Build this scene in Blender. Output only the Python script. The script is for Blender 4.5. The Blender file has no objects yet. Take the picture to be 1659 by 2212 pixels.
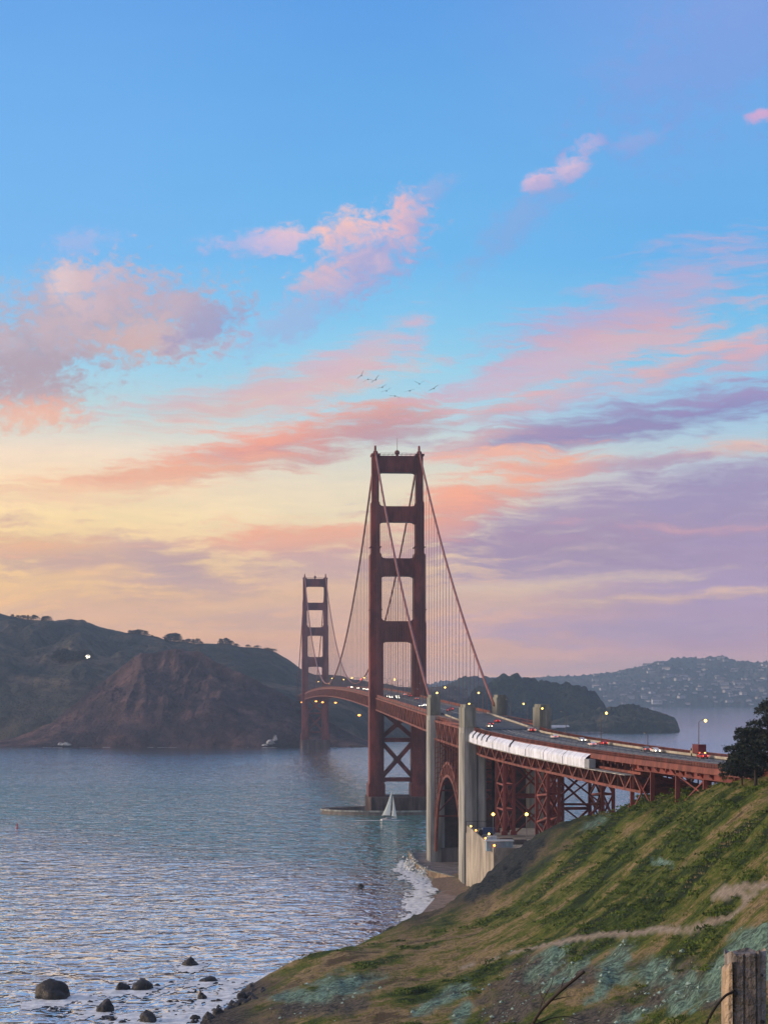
import bpy, bmesh, math, random
import numpy as np
from mathutils import Vector, Matrix
R = math.radians
C = bpy.context.scene.collection
SC = bpy.context.scene
rng = np.random.default_rng(7)
random.seed(7)

# ------------------------------------------------------------------ camera
F, CX, YH, HC = 3994.0, 829.5, 1489.0, 77.0       # focal length, centre, horizon (in 1659 x 2212 units), eye height in metres
cam = bpy.data.cameras.new("camera")
cam.sensor_fit = 'VERTICAL'; cam.sensor_height = 36.0
cam.lens = F / 2212 * 36.0
cam.shift_y = (YH - 1106) / 2212
cam.clip_start = 0.5; cam.clip_end = 90000
camo = bpy.data.objects.new("camera", cam); C.objects.link(camo)
camo.location = (0, 0, HC); camo.rotation_euler = (R(90), 0, 0)
SC.camera = camo

def at(x, y, Y):                     # a sighting (direction) and a distance -> world point
    return Vector(((x - CX) / F * Y, Y, HC - (y - YH) / F * Y))
def px(p): return CX + F * p[0] / p[1]

def lin(c):
    out = []
    for v in c[:3]:
        v /= 255.0
        out.append(v / 12.92 if v <= 0.04045 else ((v + 0.055) / 1.055) ** 2.4)
    return (*out, 1.0)

# ------------------------------------------------------------------ sky
W = bpy.data.worlds.new("World"); SC.world = W; W.use_nodes = True
nt = W.node_tree; nt.nodes.clear()
def N(tree, typ, **kw):
    n = tree.nodes.new(typ)
    for k, v in kw.items(): setattr(n, k, v)
    return n
def math_node(tree, op, a, b=None, clamp=False):
    n = tree.nodes.new("ShaderNodeMath"); n.operation = op; n.use_clamp = clamp
    for i, v in enumerate((a, b)):
        if v is None: continue
        if isinstance(v, (int, float)): n.inputs[i].default_value = v
        else: tree.links.new(v, n.inputs[i])
    return n.outputs[0]
def map_range(tree, v, a, b, c, d, smooth=True):
    n = tree.nodes.new("ShaderNodeMapRange"); n.interpolation_type = 'SMOOTHSTEP' if smooth else 'LINEAR'; n.clamp = not smooth
    tree.links.new(v, n.inputs[0])
    for i, k in enumerate((a, b, c, d)): n.inputs[i + 1].default_value = k
    return n.outputs[0]
def mix_col(tree, f, a, b, mode='MIX'):
    n = tree.nodes.new("ShaderNodeMix"); n.data_type = 'RGBA'; n.blend_type = mode
    for i, v in ((0, f), (6, a), (7, b)):
        if isinstance(v, (int, float)): n.inputs[i].default_value = v
        elif isinstance(v, tuple): n.inputs[i].default_value = v
        else: tree.links.new(v, n.inputs[i])
    return n.outputs[2]
def ramp(tree, f, stops):
    n = tree.nodes.new("ShaderNodeValToRGB"); e = n.color_ramp.elements
    n.color_ramp.interpolation = 'EASE' if False else 'LINEAR'
    while len(e) < len(stops): e.new(0.5)
    for i, (p, c) in enumerate(stops):
        e[i].position = p; e[i].color = c
    tree.links.new(f, n.inputs[0])
    return n.outputs[0]
def noise(tree, vec, scale, detail=6, rough=0.55, dist=0.0):
    n = tree.nodes.new("ShaderNodeTexNoise"); n.inputs['Scale'].default_value = scale
    n.inputs['Detail'].default_value = detail; n.inputs['Roughness'].default_value = rough
    n.inputs['Distortion'].default_value = dist
    tree.links.new(vec, n.inputs['Vector'])
    return n.outputs[0]
def mapping(tree, vec, loc=(0, 0, 0), rot=(0, 0, 0), scale=(1, 1, 1), typ='POINT'):
    n = tree.nodes.new("ShaderNodeMapping"); n.vector_type = typ
    tree.links.new(vec, n.inputs[0])
    n.inputs[1].default_value = loc; n.inputs[2].default_value = rot; n.inputs[3].default_value = scale
    return n.outputs[0]

tc = N(nt, "ShaderNodeTexCoord")
sep = N(nt, "ShaderNodeSeparateXYZ"); nt.links.new(tc.outputs['Generated'], sep.inputs[0])
az = math_node(nt, 'MULTIPLY', math_node(nt, 'ARCTAN2', sep.outputs[0], sep.outputs[1]), 180 / math.pi)
el = math_node(nt, 'MULTIPLY', math_node(nt, 'ARCSINE', sep.outputs[2]), 180 / math.pi)
comb = N(nt, "ShaderNodeCombineXYZ"); nt.links.new(az, comb.inputs[0]); nt.links.new(el, comb.inputs[1])
# gentle domain warp so that no cloud keeps the outline of its ellipse
P0 = comb.outputs[0]
wm = mapping(nt, P0, scale=(0.75, 1.2, 1)); wm2 = mapping(nt, P0, loc=(31, 7, 3), scale=(0.75, 1.2, 1))
wx = math_node(nt, 'MULTIPLY', math_node(nt, 'SUBTRACT', noise(nt, wm, .42, 5, .55), .5), 1.9)
wy = math_node(nt, 'MULTIPLY', math_node(nt, 'SUBTRACT', noise(nt, wm2, .42, 5, .55), .5), .85)
vadd = N(nt, "ShaderNodeCombineXYZ"); nt.links.new(math_node(nt, 'ADD', az, wx), vadd.inputs[0]); nt.links.new(math_node(nt, 'ADD', el, wy), vadd.inputs[1])
PW = vadd.outputs[0]
n_str = noise(nt, mapping(nt, PW, rot=(0, 0, R(-11)), scale=(0.22, 1.25, 1)), 1.15, 10, .68)
n_cum = noise(nt, mapping(nt, P0, rot=(0, 0, R(-25)), scale=(0.8, 1.1, 1)), 0.85, 10, .66, .5)
n_sf = noise(nt, mapping(nt, PW, loc=(3, 8, 0), rot=(0, 0, R(-8)), scale=(0.5, 3.0, 1)), 1.3, 8, .62)
n_cf = noise(nt, mapping(nt, P0, loc=(5, 2, 0), rot=(0, 0, R(-30)), scale=(1.6, 2.6, 1)), 1.5, 8, .62, .4)
n_col = noise(nt, mapping(nt, PW, loc=(9, 3, 0), rot=(0, 0, R(-9)), scale=(0.3, 0.9, 1)), 0.8, 7, .6)

def eld(y): return math.degrees(math.atan((YH - y) / F))
def azd(x): return math.degrees(math.atan((x - CX) / F))
rows = [1489, 1440, 1400, 1300, 1200, 1120, 1050, 980, 900, 800, 690, 560, 300, 0]
colL = [(272,200,150),(268,198,148),(250,190,146),(250,200,146),(255,216,156),(255,224,170),(254,224,184),(246,224,200),(196,216,216),(160,208,232),(138,196,238),(120,184,238),(112,176,236),(102,164,231)]
colC = [(276,206,164),(270,202,156),(246,188,152),(226,184,160),(236,204,172),(240,222,188),(232,220,196),(216,218,208),(184,212,224),(156,210,234),(132,198,237),(112,184,236),(104,172,232),(94,158,227)]
colR = [(252,198,186),(240,186,180),(198,162,182),(176,156,188),(172,152,186),(176,160,190),(190,186,204),(186,206,216),(160,200,228),(138,198,232),(118,190,234),(104,176,233),(108,170,230),(118,160,225)]
elf = map_range(nt, el, 0, 26, 0, 1, smooth=False)
def stops(cols): return [(max(0, eld(y)) / 26, lin(c)) for y, c in zip(rows, cols)]
rl, rc, rr = (ramp(nt, elf, stops(c)) for c in (colL, colC, colR))
wl = map_range(nt, az, -11, 0.5, 1, 0); wr = map_range(nt, az, 0.5, 10.5, 0, 1)
sky = mix_col(nt, wr, mix_col(nt, wl, rc, rl), rr)

# clouds: x, y, rx, ry, slope (degrees, + rises to the right), top colour, under colour, opacity, noise, kind
clouds = [
 # high cumulus over the bridge
 (790,555,120,62,24,(232,190,200),(160,160,212),.85,.75,1),(742,505,52,34,15,(250,196,186),(205,180,205),.9,.8,1),(880,480,46,42,50,(240,186,190),(176,168,210),.85,.8,1),
 (690,600,60,30,20,(226,182,190),(190,175,205),.6,.8,1),(618,522,44,26,8,(240,196,200),(200,184,218),.9,.8,1),(540,530,90,20,4,(200,184,222),(176,178,224),.7,.9,1),
 (930,420,50,20,30,(170,172,218),(150,165,220),.4,.9,1),
 # small puffs upper right
 (1160,396,34,18,20,(226,186,212),(176,168,214),.85,.8,1),(1236,372,42,20,24,(232,192,212),(180,172,216),.85,.8,1),(1268,328,30,20,30,(210,180,216),(170,170,218),.7,.8,1),
 (1380,315,50,18,15,(170,172,222),(150,165,222),.45,.9,1),(1120,480,150,34,40,(150,162,216),(140,160,218),.4,.9,1),(1648,273,36,12,10,(226,168,204),(200,165,210),.9,.6,1),
 (1550,120,260,110,30,(128,158,226),(122,155,226),.55,.9,1),
 # big cloud at the west side
 (210,700,250,82,4,(206,180,192),(196,172,186),.9,.75,1),(160,625,40,42,110,(250,208,204),(226,186,188),.85,.7,1),(230,640,70,46,60,(232,194,200),(214,180,190),.75,.8,1),
 (370,660,60,70,60,(214,182,196),(196,172,192),.7,.9,1),(330,735,160,40,2,(226,188,188),(232,182,172),.85,.7,1),(445,710,90,36,24,(178,168,202),(164,162,204),.85,.8,1),
 (60,770,130,70,10,(214,184,192),(184,164,180),.9,.8,1),(70,845,110,55,0,(194,168,180),(206,170,176),.9,.8,1),(70,905,110,32,4,(240,180,160),(244,190,164),.85,.8,1),
 (640,690,150,40,24,(176,176,216),(160,168,218),.5,.9,1),(170,535,70,22,10,(196,184,222),(180,180,224),.4,.9,1),
 # streaks over the middle
 (575,848,330,44,11,(214,182,190),(232,190,178),.9,.55,0),(750,790,160,40,30,(208,180,200),(220,184,186),.7,.8,0),(880,745,70,30,40,(206,178,206),(210,180,200),.5,.8,0),
 (590,965,330,40,13,(246,166,144),(206,156,160),1.0,.5,0),(820,900,130,34,9,(226,164,156),(190,152,164),.95,.6,0),(860,935,120,20,8,(196,156,166),(180,152,170),.75,.6,0),
 (330,1030,300,26,6,(246,178,146),(238,180,152),.9,.5,0),(150,1075,260,22,2,(250,208,168),(248,208,170),.7,.6,0),(700,985,130,14,12,(204,160,162),(200,158,164),.6,.6,0),
 # east side lavender and pink
 (1350,690,330,70,20,(186,168,208),(196,170,200),.8,.8,0),(1260,765,270,44,14,(212,170,184),(222,180,178),.85,.7,0),(1500,790,170,26,18,(228,178,178),(200,168,190),.9,.7,0),(1610,790,90,30,8,(222,172,182),(200,166,190),.85,.7,0),
 (1150,800,220,34,10,(196,182,212),(190,186,216),.6,.8,0),(1090,886,110,22,14,(222,174,178),(196,164,182),.85,.8,0),(1230,850,180,26,18,(220,178,186),(196,170,198),.7,.8,0),
 (1350,915,330,40,8,(154,148,192),(140,134,184),.98,.5,0),(1600,880,180,26,5,(158,146,194),(140,134,188),.9,.6,0),(1130,952,190,24,9,(164,146,184),(152,140,184),.9,.6,0),(1010,960,110,20,14,(220,176,176),(206,170,180),.75,.7,0),
 (1080,985,190,17,4,(248,184,158),(244,178,160),.9,.7,0),(1190,1005,110,24,2,(252,180,148),(226,160,150),.95,.7,0),(1380,1005,170,16,2,(190,162,182),(180,158,184),.85,.7,0),(1620,985,120,24,3,(236,186,170),(214,180,178),.8,.7,0),
 # the purple bank at the east
 (1350,1130,520,84,4,(170,150,184),(160,144,180),.9,.5,0),(1060,1075,180,36,16,(252,178,146),(226,160,152),.95,.5,0),(960,1120,110,60,30,(252,172,142),(224,158,152),.9,.6,0),(1600,1060,240,50,4,(160,148,188),(156,146,186),.8,.5,0),
 (1150,1180,260,40,2,(170,144,176),(164,144,176),.8,.5,0),(1500,1145,220,9,-3,(210,164,176),(190,152,178),.8,.6,0),(1300,1230,380,30,2,(168,148,180),(166,148,182),.75,.6,0),
 (1250,1255,300,11,4,(214,188,180),(206,184,180),.7,.7,0),(1120,1275,230,13,3,(230,198,172),(214,186,174),.8,.7,0),(1400,1292,330,12,4,(224,188,172),(206,172,172),.95,.5,0),(1000,1300,170,18,2,(222,186,164),(206,172,166),.7,.7,0),
 (1350,1360,420,30,0,(176,156,190),(182,158,188),.7,.6,0),(1400,1440,420,24,0,(212,168,176),(214,170,172),.6,.5,0),
 # the low west
 (690,1165,230,36,2,(248,178,146),(226,168,152),.95,.5,0),(560,1165,150,14,6,(246,176,144),(238,176,152),.9,.6,0),(730,1225,200,34,2,(206,168,166),(204,168,166),.9,.6,0),
 (200,1210,300,58,-5,(216,176,160),(202,164,158),.95,.5,0),(400,1235,150,34,-24,(198,164,164),(192,164,168),.9,.6,0),(60,1180,170,26,-2,(250,190,142),(232,180,150),.85,.6,0),(130,1260,170,16,8,(250,202,146),(236,190,150),.85,.6,0),
 (300,1320,330,40,6,(218,176,156),(220,176,154),.6,.5,0),(560,1300,190,16,10,(244,196,150),(228,184,156),.75,.7,0),(600,1345,220,24,3,(212,172,160),(220,178,156),.6,.6,0),(60,1310,170,14,14,(246,196,148),(228,182,152),.8,.6,0),(420,1385,300,16,2,(246,186,140),(242,180,140),.7,.5,0),
]
def soft(c):
    g_ = sum(c) / 3; return tuple(v + (g_ - v) * .08 for v in c)
for (x, y, rx, ry, sl, ct, cb, op, k, kind) in clouds:
    if x < 520 and 600 < y < 860: ct, cb = (tuple(v * w_ for v, w_ in zip(c, (.92, .96, .98))) for c in (ct, cb))
    q = mapping(nt, P0 if kind else PW, (azd(x), eld(y), 0), (0, 0, R(sl)), (rx / 69.7 * 1.25, ry / 69.7 * 1.35, 1), 'TEXTURE')
    L = N(nt, "ShaderNodeVectorMath", operation='LENGTH'); nt.links.new(q, L.inputs[0])
    nz = n_cum if kind else n_str
    d = math_node(nt, 'SUBTRACT', L.outputs['Value'], math_node(nt, 'MULTIPLY', math_node(nt, 'SUBTRACT', nz, 0.5), 2.6 * k))
    d = math_node(nt, 'SUBTRACT', d, math_node(nt, 'MULTIPLY', math_node(nt, 'SUBTRACT', n_cf if kind else n_sf, .5), 2.0 if kind else 2.2))
    a = map_range(nt, d, 1.2, 0.22 if kind else 0.1, 0, op)
    s = N(nt, "ShaderNodeSeparateXYZ"); nt.links.new(q, s.inputs[0])
    t = math_node(nt, 'ADD', s.outputs[1], math_node(nt, 'MULTIPLY', math_node(nt, 'SUBTRACT', n_cum if kind else n_sf, 0.5), 3.4 if kind else 2.4))
    col = mix_col(nt, map_range(nt, t, -.8, .8, 0, 1), lin(soft(cb)), lin(soft(ct)))
    sky = mix_col(nt, a, sky, col)
# fine streaky texture in the whole veil
veil = math_node(nt, 'MULTIPLY', math_node(nt, 'SUBTRACT', n_str, 0.5), map_range(nt, el, 0, 14, .42, .05))
sky = mix_col(nt, 1.0, sky, mix_col(nt, map_range(nt, veil, -.12, .12, 0, 1), (0.88, 0.9, 0.94, 1), (1.1, 1.07, 1.03, 1)), 'MULTIPLY')
sky = mix_col(nt, map_range(nt, el, 23, 40, 0, .75), sky, lin((176, 172, 196)))  # sky above the view paled to lift ambient light and tint water reflections
# the half of the sky away from the set sun is darker and bluer
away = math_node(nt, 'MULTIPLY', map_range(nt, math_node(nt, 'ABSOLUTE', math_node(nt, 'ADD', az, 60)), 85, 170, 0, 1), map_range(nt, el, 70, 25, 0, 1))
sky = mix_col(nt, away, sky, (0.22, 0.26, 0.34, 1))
glow = math_node(nt, 'MULTIPLY', map_range(nt, math_node(nt, 'ABSOLUTE', math_node(nt, 'ADD', az, 88)), 72, 20, 0, 1), map_range(nt, el, 50, 4, 0, 1))  # glow added in the unseen western sky to light west-facing surfaces
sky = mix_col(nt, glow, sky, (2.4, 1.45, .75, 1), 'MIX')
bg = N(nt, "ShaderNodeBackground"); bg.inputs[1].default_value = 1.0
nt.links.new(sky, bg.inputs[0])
wo = N(nt, "ShaderNodeOutputWorld"); nt.links.new(bg.outputs[0], wo.inputs[0])
W.cycles.sampling_method = 'MANUAL'; W.cycles.sample_map_resolution = 1024

# ------------------------------------------------------------------ sun (just set: broad, weak, warm glow from the west)
sun = bpy.data.lights.new("sun", 'SUN'); sun.energy = 2.4; sun.angle = R(14); sun.color = (1.0, 0.80, 0.58)
suno = bpy.data.objects.new("sun", sun); C.objects.link(suno)
SA, SE = R(-93), R(12)
suno.rotation_euler = Vector((math.sin(SA) * math.cos(SE), math.cos(SA) * math.cos(SE), math.sin(SE))).to_track_quat('Z', 'Y').to_euler()
vs = SC.view_settings
vs.view_transform = 'Standard'; vs.look = 'None'; vs.gamma = 1.0; vs.use_curve_mapping = False; vs.exposure = 0.08
SC.cycles.use_denoising = True; SC.cycles.sample_clamp_indirect = 2.5
SC.cycles.max_bounces = 6; SC.cycles.diffuse_bounces = 2; SC.cycles.glossy_bounces = 3; SC.cycles.volume_bounces = 0
SC.cycles.transparent_max_bounces = 8

# ------------------------------------------------------------------ helpers
def tag(o, label=None, cat=None, group=None, kind=None):
    for k, v in (('label', label), ('category', cat), ('group', group), ('kind', kind)):
        if v: o[k] = v
    return o
def empty(name, loc=(0, 0, 0), rz=0, parent=None, label=None, cat=None, group=None):
    o = bpy.data.objects.new(name, None); C.objects.link(o)
    o.location = loc; o.rotation_euler = (0, 0, rz); o.empty_display_size = .5
    if parent: o.parent = parent
    return tag(o, label, cat, group)
def kids(o): return list(o.children)
def copy_tree(o, parent=None, loc=None, rz=None, label=None, group=None):
    c = o.copy(); C.objects.link(c)
    if parent: c.parent = parent
    if loc is not None: c.location = loc
    if rz is not None: c.rotation_euler = (0, 0, rz)
    if label: c['label'] = label
    if group: c['group'] = group
    for ch in kids(o): copy_tree(ch, c)
    return c

class MB:
    def __init__(s): s.v = []; s.f = []; s.mi = []; s.cur = 0
    def add(s, vs, fs):
        b = len(s.v); s.v.extend([tuple(p) for p in vs])
        for f in fs: s.f.append([i + b for i in f]); s.mi.append(s.cur)
        return s
    def box(s, c, d, rz=0, taper=1.0):
        x, y, z = (k / 2 for k in d); cr, sr = math.cos(rz), math.sin(rz); out = []
        for dz, t in ((-z, 1), (z, taper)):
            for dx, dy in ((-x, -y), (x, -y), (x, y), (-x, y)):
                dx *= t; dy *= t
                out.append((c[0] + dx * cr - dy * sr, c[1] + dx * sr + dy * cr, c[2] + dz))
        return s.add(out, [(3, 2, 1, 0), (4, 5, 6, 7), (0, 1, 5, 4), (1, 2, 6, 5), (2, 3, 7, 6), (3, 0, 4, 7)])
    def bar(s, p, q, w, h=None, up=(0, 0, 1)):
        h = h or w; p, q, up = Vector(p), Vector(q), Vector(up); d = (q - p).normalized()
        if abs(d.dot(up)) > .98: up = Vector((0, 1, 0)) if abs(d.y) < .9 else Vector((1, 0, 0))
        a = d.cross(up).normalized() * (w / 2); b = a.cross(d).normalized() * (h / 2)
        out = [e + sa * a + sb * b for e in (p, q) for sa, sb in ((-1, -1), (1, -1), (1, 1), (-1, 1))]
        return s.add(out, [(3, 2, 1, 0), (4, 5, 6, 7), (0, 1, 5, 4), (1, 2, 6, 5), (2, 3, 7, 6), (3, 0, 4, 7)])
    def tube(s, pts, r, n=8, cap=True):
        pts = [Vector(p) for p in pts]; rs = r if isinstance(r, (list, tuple)) else [r] * len(pts); rings = []
        for i, p in enumerate(pts):
            d = (pts[min(i + 1, len(pts) - 1)] - pts[max(i - 1, 0)]).normalized()
            up = Vector((0, 0, 1)) if abs(d.z) < .9 else Vector((1, 0, 0))
            a = d.cross(up).normalized(); b = a.cross(d).normalized()
            rings.append([p + rs[i] * (math.cos(2 * math.pi * k / n) * a + math.sin(2 * math.pi * k / n) * b) for k in range(n)])
        fs = []
        for i in range(len(pts) - 1):
            for k in range(n): fs.append((i * n + k, i * n + (k + 1) % n, (i + 1) * n + (k + 1) % n, (i + 1) * n + k))
        if cap: fs.append(tuple(range(n - 1, -1, -1))); fs.append(tuple((len(pts) - 1) * n + k for k in range(n)))
        return s.add([p for r_ in rings for p in r_], fs)
    def prism(s, poly, axis, a, b):       # poly (u, v) extruded along axis from a to b; 'y': (x, z) poly, 'z': (x, y) poly, 'x': (y, z) poly
        n = len(poly)
        def P(u, v, w): return {'y': (u, w, v), 'z': (u, v, w), 'x': (w, u, v)}[axis]
        out = [P(u, v, a) for u, v in poly] + [P(u, v, b) for u, v in poly]
        fs = [tuple(range(n - 1, -1, -1)), tuple(range(n, 2 * n))] + [(i, (i + 1) % n, n + (i + 1) % n, n + i) for i in range(n)]
        return s.add(out, fs)
    def ball(s, c, r, n=10, m=6, sc=(1, 1, 1)):
        out = [(c[0], c[1], c[2] - r * sc[2])]
        for j in range(1, m):
            t = -math.pi / 2 + math.pi * j / m
            for k in range(n):
                a = 2 * math.pi * k / n
                out.append((c[0] + r * sc[0] * math.cos(t) * math.cos(a), c[1] + r * sc[1] * math.cos(t) * math.sin(a), c[2] + r * sc[2] * math.sin(t)))
        out.append((c[0], c[1], c[2] + r * sc[2])); fs = []
        for k in range(n):
            fs.append((0, 1 + (k + 1) % n, 1 + k)); fs.append((len(out) - 1, 1 + (m - 2) * n + k, 1 + (m - 2) * n + (k + 1) % n))
            for j in range(m - 2): fs.append((1 + j * n + k, 1 + j * n + (k + 1) % n, 1 + (j + 1) * n + (k + 1) % n, 1 + (j + 1) * n + k))
        return s.add(out, fs)
    def build(s, name, mat, parent=None, smooth=False, fix=True):
        me = bpy.data.meshes.new(name); me.from_pydata(s.v, [], s.f)
        for m in (mat if isinstance(mat, (list, tuple)) else [mat]): me.materials.append(m)
        if any(s.mi): me.polygons.foreach_set('material_index', s.mi)
        if fix:
            bm = bmesh.new(); bm.from_mesh(me); bmesh.ops.recalc_face_normals(bm, faces=bm.faces); bm.to_mesh(me); bm.free()
        if smooth: me.polygons.foreach_set('use_smooth', [True] * len(me.polygons))
        me.update()
        o = bpy.data.objects.new(name, me); C.objects.link(o)
        if parent: o.parent = parent
        return o

def mesh_np(name, v, f, mat, parent=None, smooth=True, attrs=None):
    v = np.ascontiguousarray(v, dtype=np.float32); f = np.ascontiguousarray(f, dtype=np.int32); n = f.shape[1]
    me = bpy.data.meshes.new(name)
    me.vertices.add(len(v)); me.vertices.foreach_set('co', v.ravel())
    me.loops.add(f.size); me.loops.foreach_set('vertex_index', f.ravel())
    me.polygons.add(len(f)); me.polygons.foreach_set('loop_start', np.arange(len(f), dtype=np.int32) * n)
    try: me.polygons.foreach_set('loop_total', np.full(len(f), n, dtype=np.int32))
    except Exception: pass
    me.polygons.foreach_set('use_smooth', np.full(len(f), smooth))
    for k, a in (attrs or {}).items():
        at_ = me.attributes.new(k, 'FLOAT', 'POINT'); at_.data.foreach_set('value', np.ascontiguousarray(a, dtype=np.float32))
    me.materials.append(mat); me.update(); me.validate()
    o = bpy.data.objects.new(name, me); C.objects.link(o)
    if parent: o.parent = parent
    return o

# value noise in numpy
_T = rng.random((64, 64, 8))
def vnoise(x, y, k=0):
    xi = np.floor(x).astype(int); yi = np.floor(y).astype(int); u = x - xi; w = y - yi
    u = u * u * (3 - 2 * u); w = w * w * (3 - 2 * w); T = _T[:, :, k % 8]
    g = lambda a, b: T[a % 64, b % 64]
    return (g(xi, yi) * (1 - u) + g(xi + 1, yi) * u) * (1 - w) + (g(xi, yi + 1) * (1 - u) + g(xi + 1, yi + 1) * u) * w
def fbm(x, y, oct=5, k=0, gain=.5):
    x = np.asarray(x, float); y = np.asarray(y, float); s = 0; a = 1; t = 0
    for i in range(oct):
        s = s + a * vnoise(x * 2 ** i + 17.3 * i, y * 2 ** i + 5.1 * i, k + i); t += a; a *= gain
    return s / t - .5

# ------------------------------------------------------------------ materials
def mat(name, base, rough=.6, metal=0, var=.25, scale=(.3, .3, .3), bump=0, bscale=2., rot=(0, 0, 0), col2=None, spec=.3):
    m = bpy.data.materials.new(name); m.use_nodes = True; t = m.node_tree; b = t.nodes['Principled BSDF']
    b.inputs['Roughness'].default_value = rough; b.inputs['Metallic'].default_value = metal
    b.inputs['Specular IOR Level'].default_value = spec
    g = N(t, "ShaderNodeNewGeometry"); v = mapping(t, g.outputs['Position'], rot=rot, scale=scale)
    n1 = noise(t, v, 1.0, 7, .62)
    c2 = col2 or tuple(k * (1 - var) for k in base)
    c1 = tuple(min(1, k * (1 + var * .6)) for k in base) if col2 is None else base
    t.links.new(mix_col(t, map_range(t, n1, .36, .64, 0, 1), (*c2[:3], 1), (*c1[:3], 1)), b.inputs['Base Color'])
    if bump:
        bn = N(t, "ShaderNodeBump"); bn.inputs['Strength'].default_value = bump; bn.inputs['Distance'].default_value = .3
        t.links.new(noise(t, g.outputs['Position'], bscale, 5, .6), bn.inputs['Height']); t.links.new(bn.outputs[0], b.inputs['Normal'])
    return m
def emit(name, col, strength):
    m = bpy.data.materials.new(name); m.use_nodes = True; b = m.node_tree.nodes['Principled BSDF']
    b.inputs['Base Color'].default_value = (*col, 1); b.inputs['Emission Color'].default_value = (*col, 1); b.inputs['Emission Strength'].default_value = strength
    return m
M = {}
M['steel'] = mat('orange_steel', (.18, .045, .036), .55, var=.45, scale=(.12, .12, .05))
M['steel_road'] = mat('weathered_orange_steel', (.175, .055, .040), .6, var=.45, scale=(.3, .3, .12))
M['cable'] = mat('cable_steel', (.23, .085, .065), .5, var=.2)
M['rope'] = mat('rope_steel', (.2, .10, .085), .6, var=.15)
M['concrete'] = mat('pale_concrete', (.31, .32, .30), .85, var=.42, scale=(.35, .35, .035), bump=.25, bscale=1.2)
M['concrete_top'] = mat('weathered_concrete', (.21, .22, .19), .9, var=.35, scale=(.25, .25, .06), bump=.3, bscale=1.2)
M['concrete_tan'] = mat('tan_concrete', (.33, .305, .255), .85, var=.4, scale=(.12, .12, .06), bump=.3, bscale=1.)
M['concrete_dark'] = mat('stained_concrete', (.17, .15, .14), .9, var=.4, scale=(.2, .2, .05), bump=.25)
M['pier'] = mat('stained_pier', (.115, .082, .075), .9, var=.45, scale=(.25, .25, .05), bump=.25)
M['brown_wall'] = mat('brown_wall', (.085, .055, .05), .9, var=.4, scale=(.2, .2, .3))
M['asphalt'] = mat('asphalt', (.085, .09, .09), .8, var=.25, scale=(.4, .08, .4))
M['paint'] = mat('road_paint', (.62, .60, .5), .7, var=.2, scale=(2, 2, 2))
M['barrier'] = mat('pale_barrier', (.42, .40, .33), .8, var=.25)
M['sheet'] = mat('white_sheeting', (.64, .71, .82), .65, var=.22, scale=(.5, .5, .2), bump=.35, bscale=.6)
M['sheet_grey'] = mat('grey_sheeting', (.24, .27, .30), .6, var=.15)
M['dark'] = mat('dark_metal', (.03, .03, .035), .6, var=.2)
M['pole'] = mat('pole_grey', (.12, .12, .13), .5, var=.2)
M['lamp_y'] = emit('lamp_yellow', (1, .62, .12), 6)
M['lamp_w'] = emit('headlight_white', (1, .9, .7), 7)
M['lamp_r'] = emit('tail_light_red', (1, .10, .06), 3)
M['lamp_o'] = emit('work_light_orange', (1, .36, .06), 6)
M['lamp_off'] = mat('lamp_glass', (.35, .36, .34), .3)
M['glass'] = mat('dark_glass', (.02, .024, .03), .15, var=.1, spec=.6)
M['rubber'] = mat('rubber', (.02, .02, .02), .8)
for k, c in dict(white=(.7, .7, .69), red=(.38, .03, .03), grey=(.2, .21, .22), black=(.03, .03, .035), blue=(.05, .09, .2), silver=(.45, .46, .48), maroon=(.12, .015, .02), tan=(.4, .33, .22)).items():
    M['car_' + k] = mat('car_paint_' + k, c, .3, var=.05, spec=.5)
M['sail'] = mat('sail_cloth', (.48, .48, .48), .7, var=.04)
_t = M['sail'].node_tree; _tr = N(_t, 'ShaderNodeBsdfTranslucent'); _tr.inputs[0].default_value = (.5, .52, .5, 1); _mx = N(_t, 'ShaderNodeAddShader'); _o = _t.nodes['Material Output']
_t.links.new(_t.nodes['Principled BSDF'].outputs[0], _mx.inputs[0]); _t.links.new(_tr.outputs[0], _mx.inputs[1]); _t.links.new(_mx.outputs[0], _o.inputs[0])
M['wood'] = mat('grey_wood', (.27, .25, .24), .85, scale=(14, 14, .9), var=.55, bump=.6, bscale=14)
M['wood_pale'] = mat('pale_split_wood', (.38, .30, .22), .85, scale=(20, 20, 1.2), var=.45, bump=.5, bscale=16)
M['rock'] = mat('wet_rock', (.019, .019, .020), .5, var=.6, scale=(.7, .7, .7), bump=.9, bscale=1.3)
M['pale_rock'] = mat('pale_rock', (.36, .38, .38), .9, var=.75, scale=(.25, .25, .25), bump=.8)
M['foam'] = mat('foam', (.68, .74, .76), .85, var=.25, scale=(.35, .35, .35), bump=.4, bscale=.8)
M['bark'] = mat('bark', (.05, .04, .035), .9, var=.4)
M['needle'] = mat('cypress_needles', (.016, .026, .017), .85, var=.55, scale=(.5, .5, .5))
M['leaf_far'] = mat('tree_leaves', (.022, .034, .024), .9, var=.5, scale=(.2, .2, .2))
M['bird'] = mat('bird_plumage', (.06, .055, .06), .8)
M['house'] = mat('house_paint', (.47, .47, .47), .8, var=.3, scale=(.01, .01, .01))
M['roof'] = mat('roof_shingle', (.13, .11, .105), .9, var=.4, scale=(.01, .01, .01))

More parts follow.
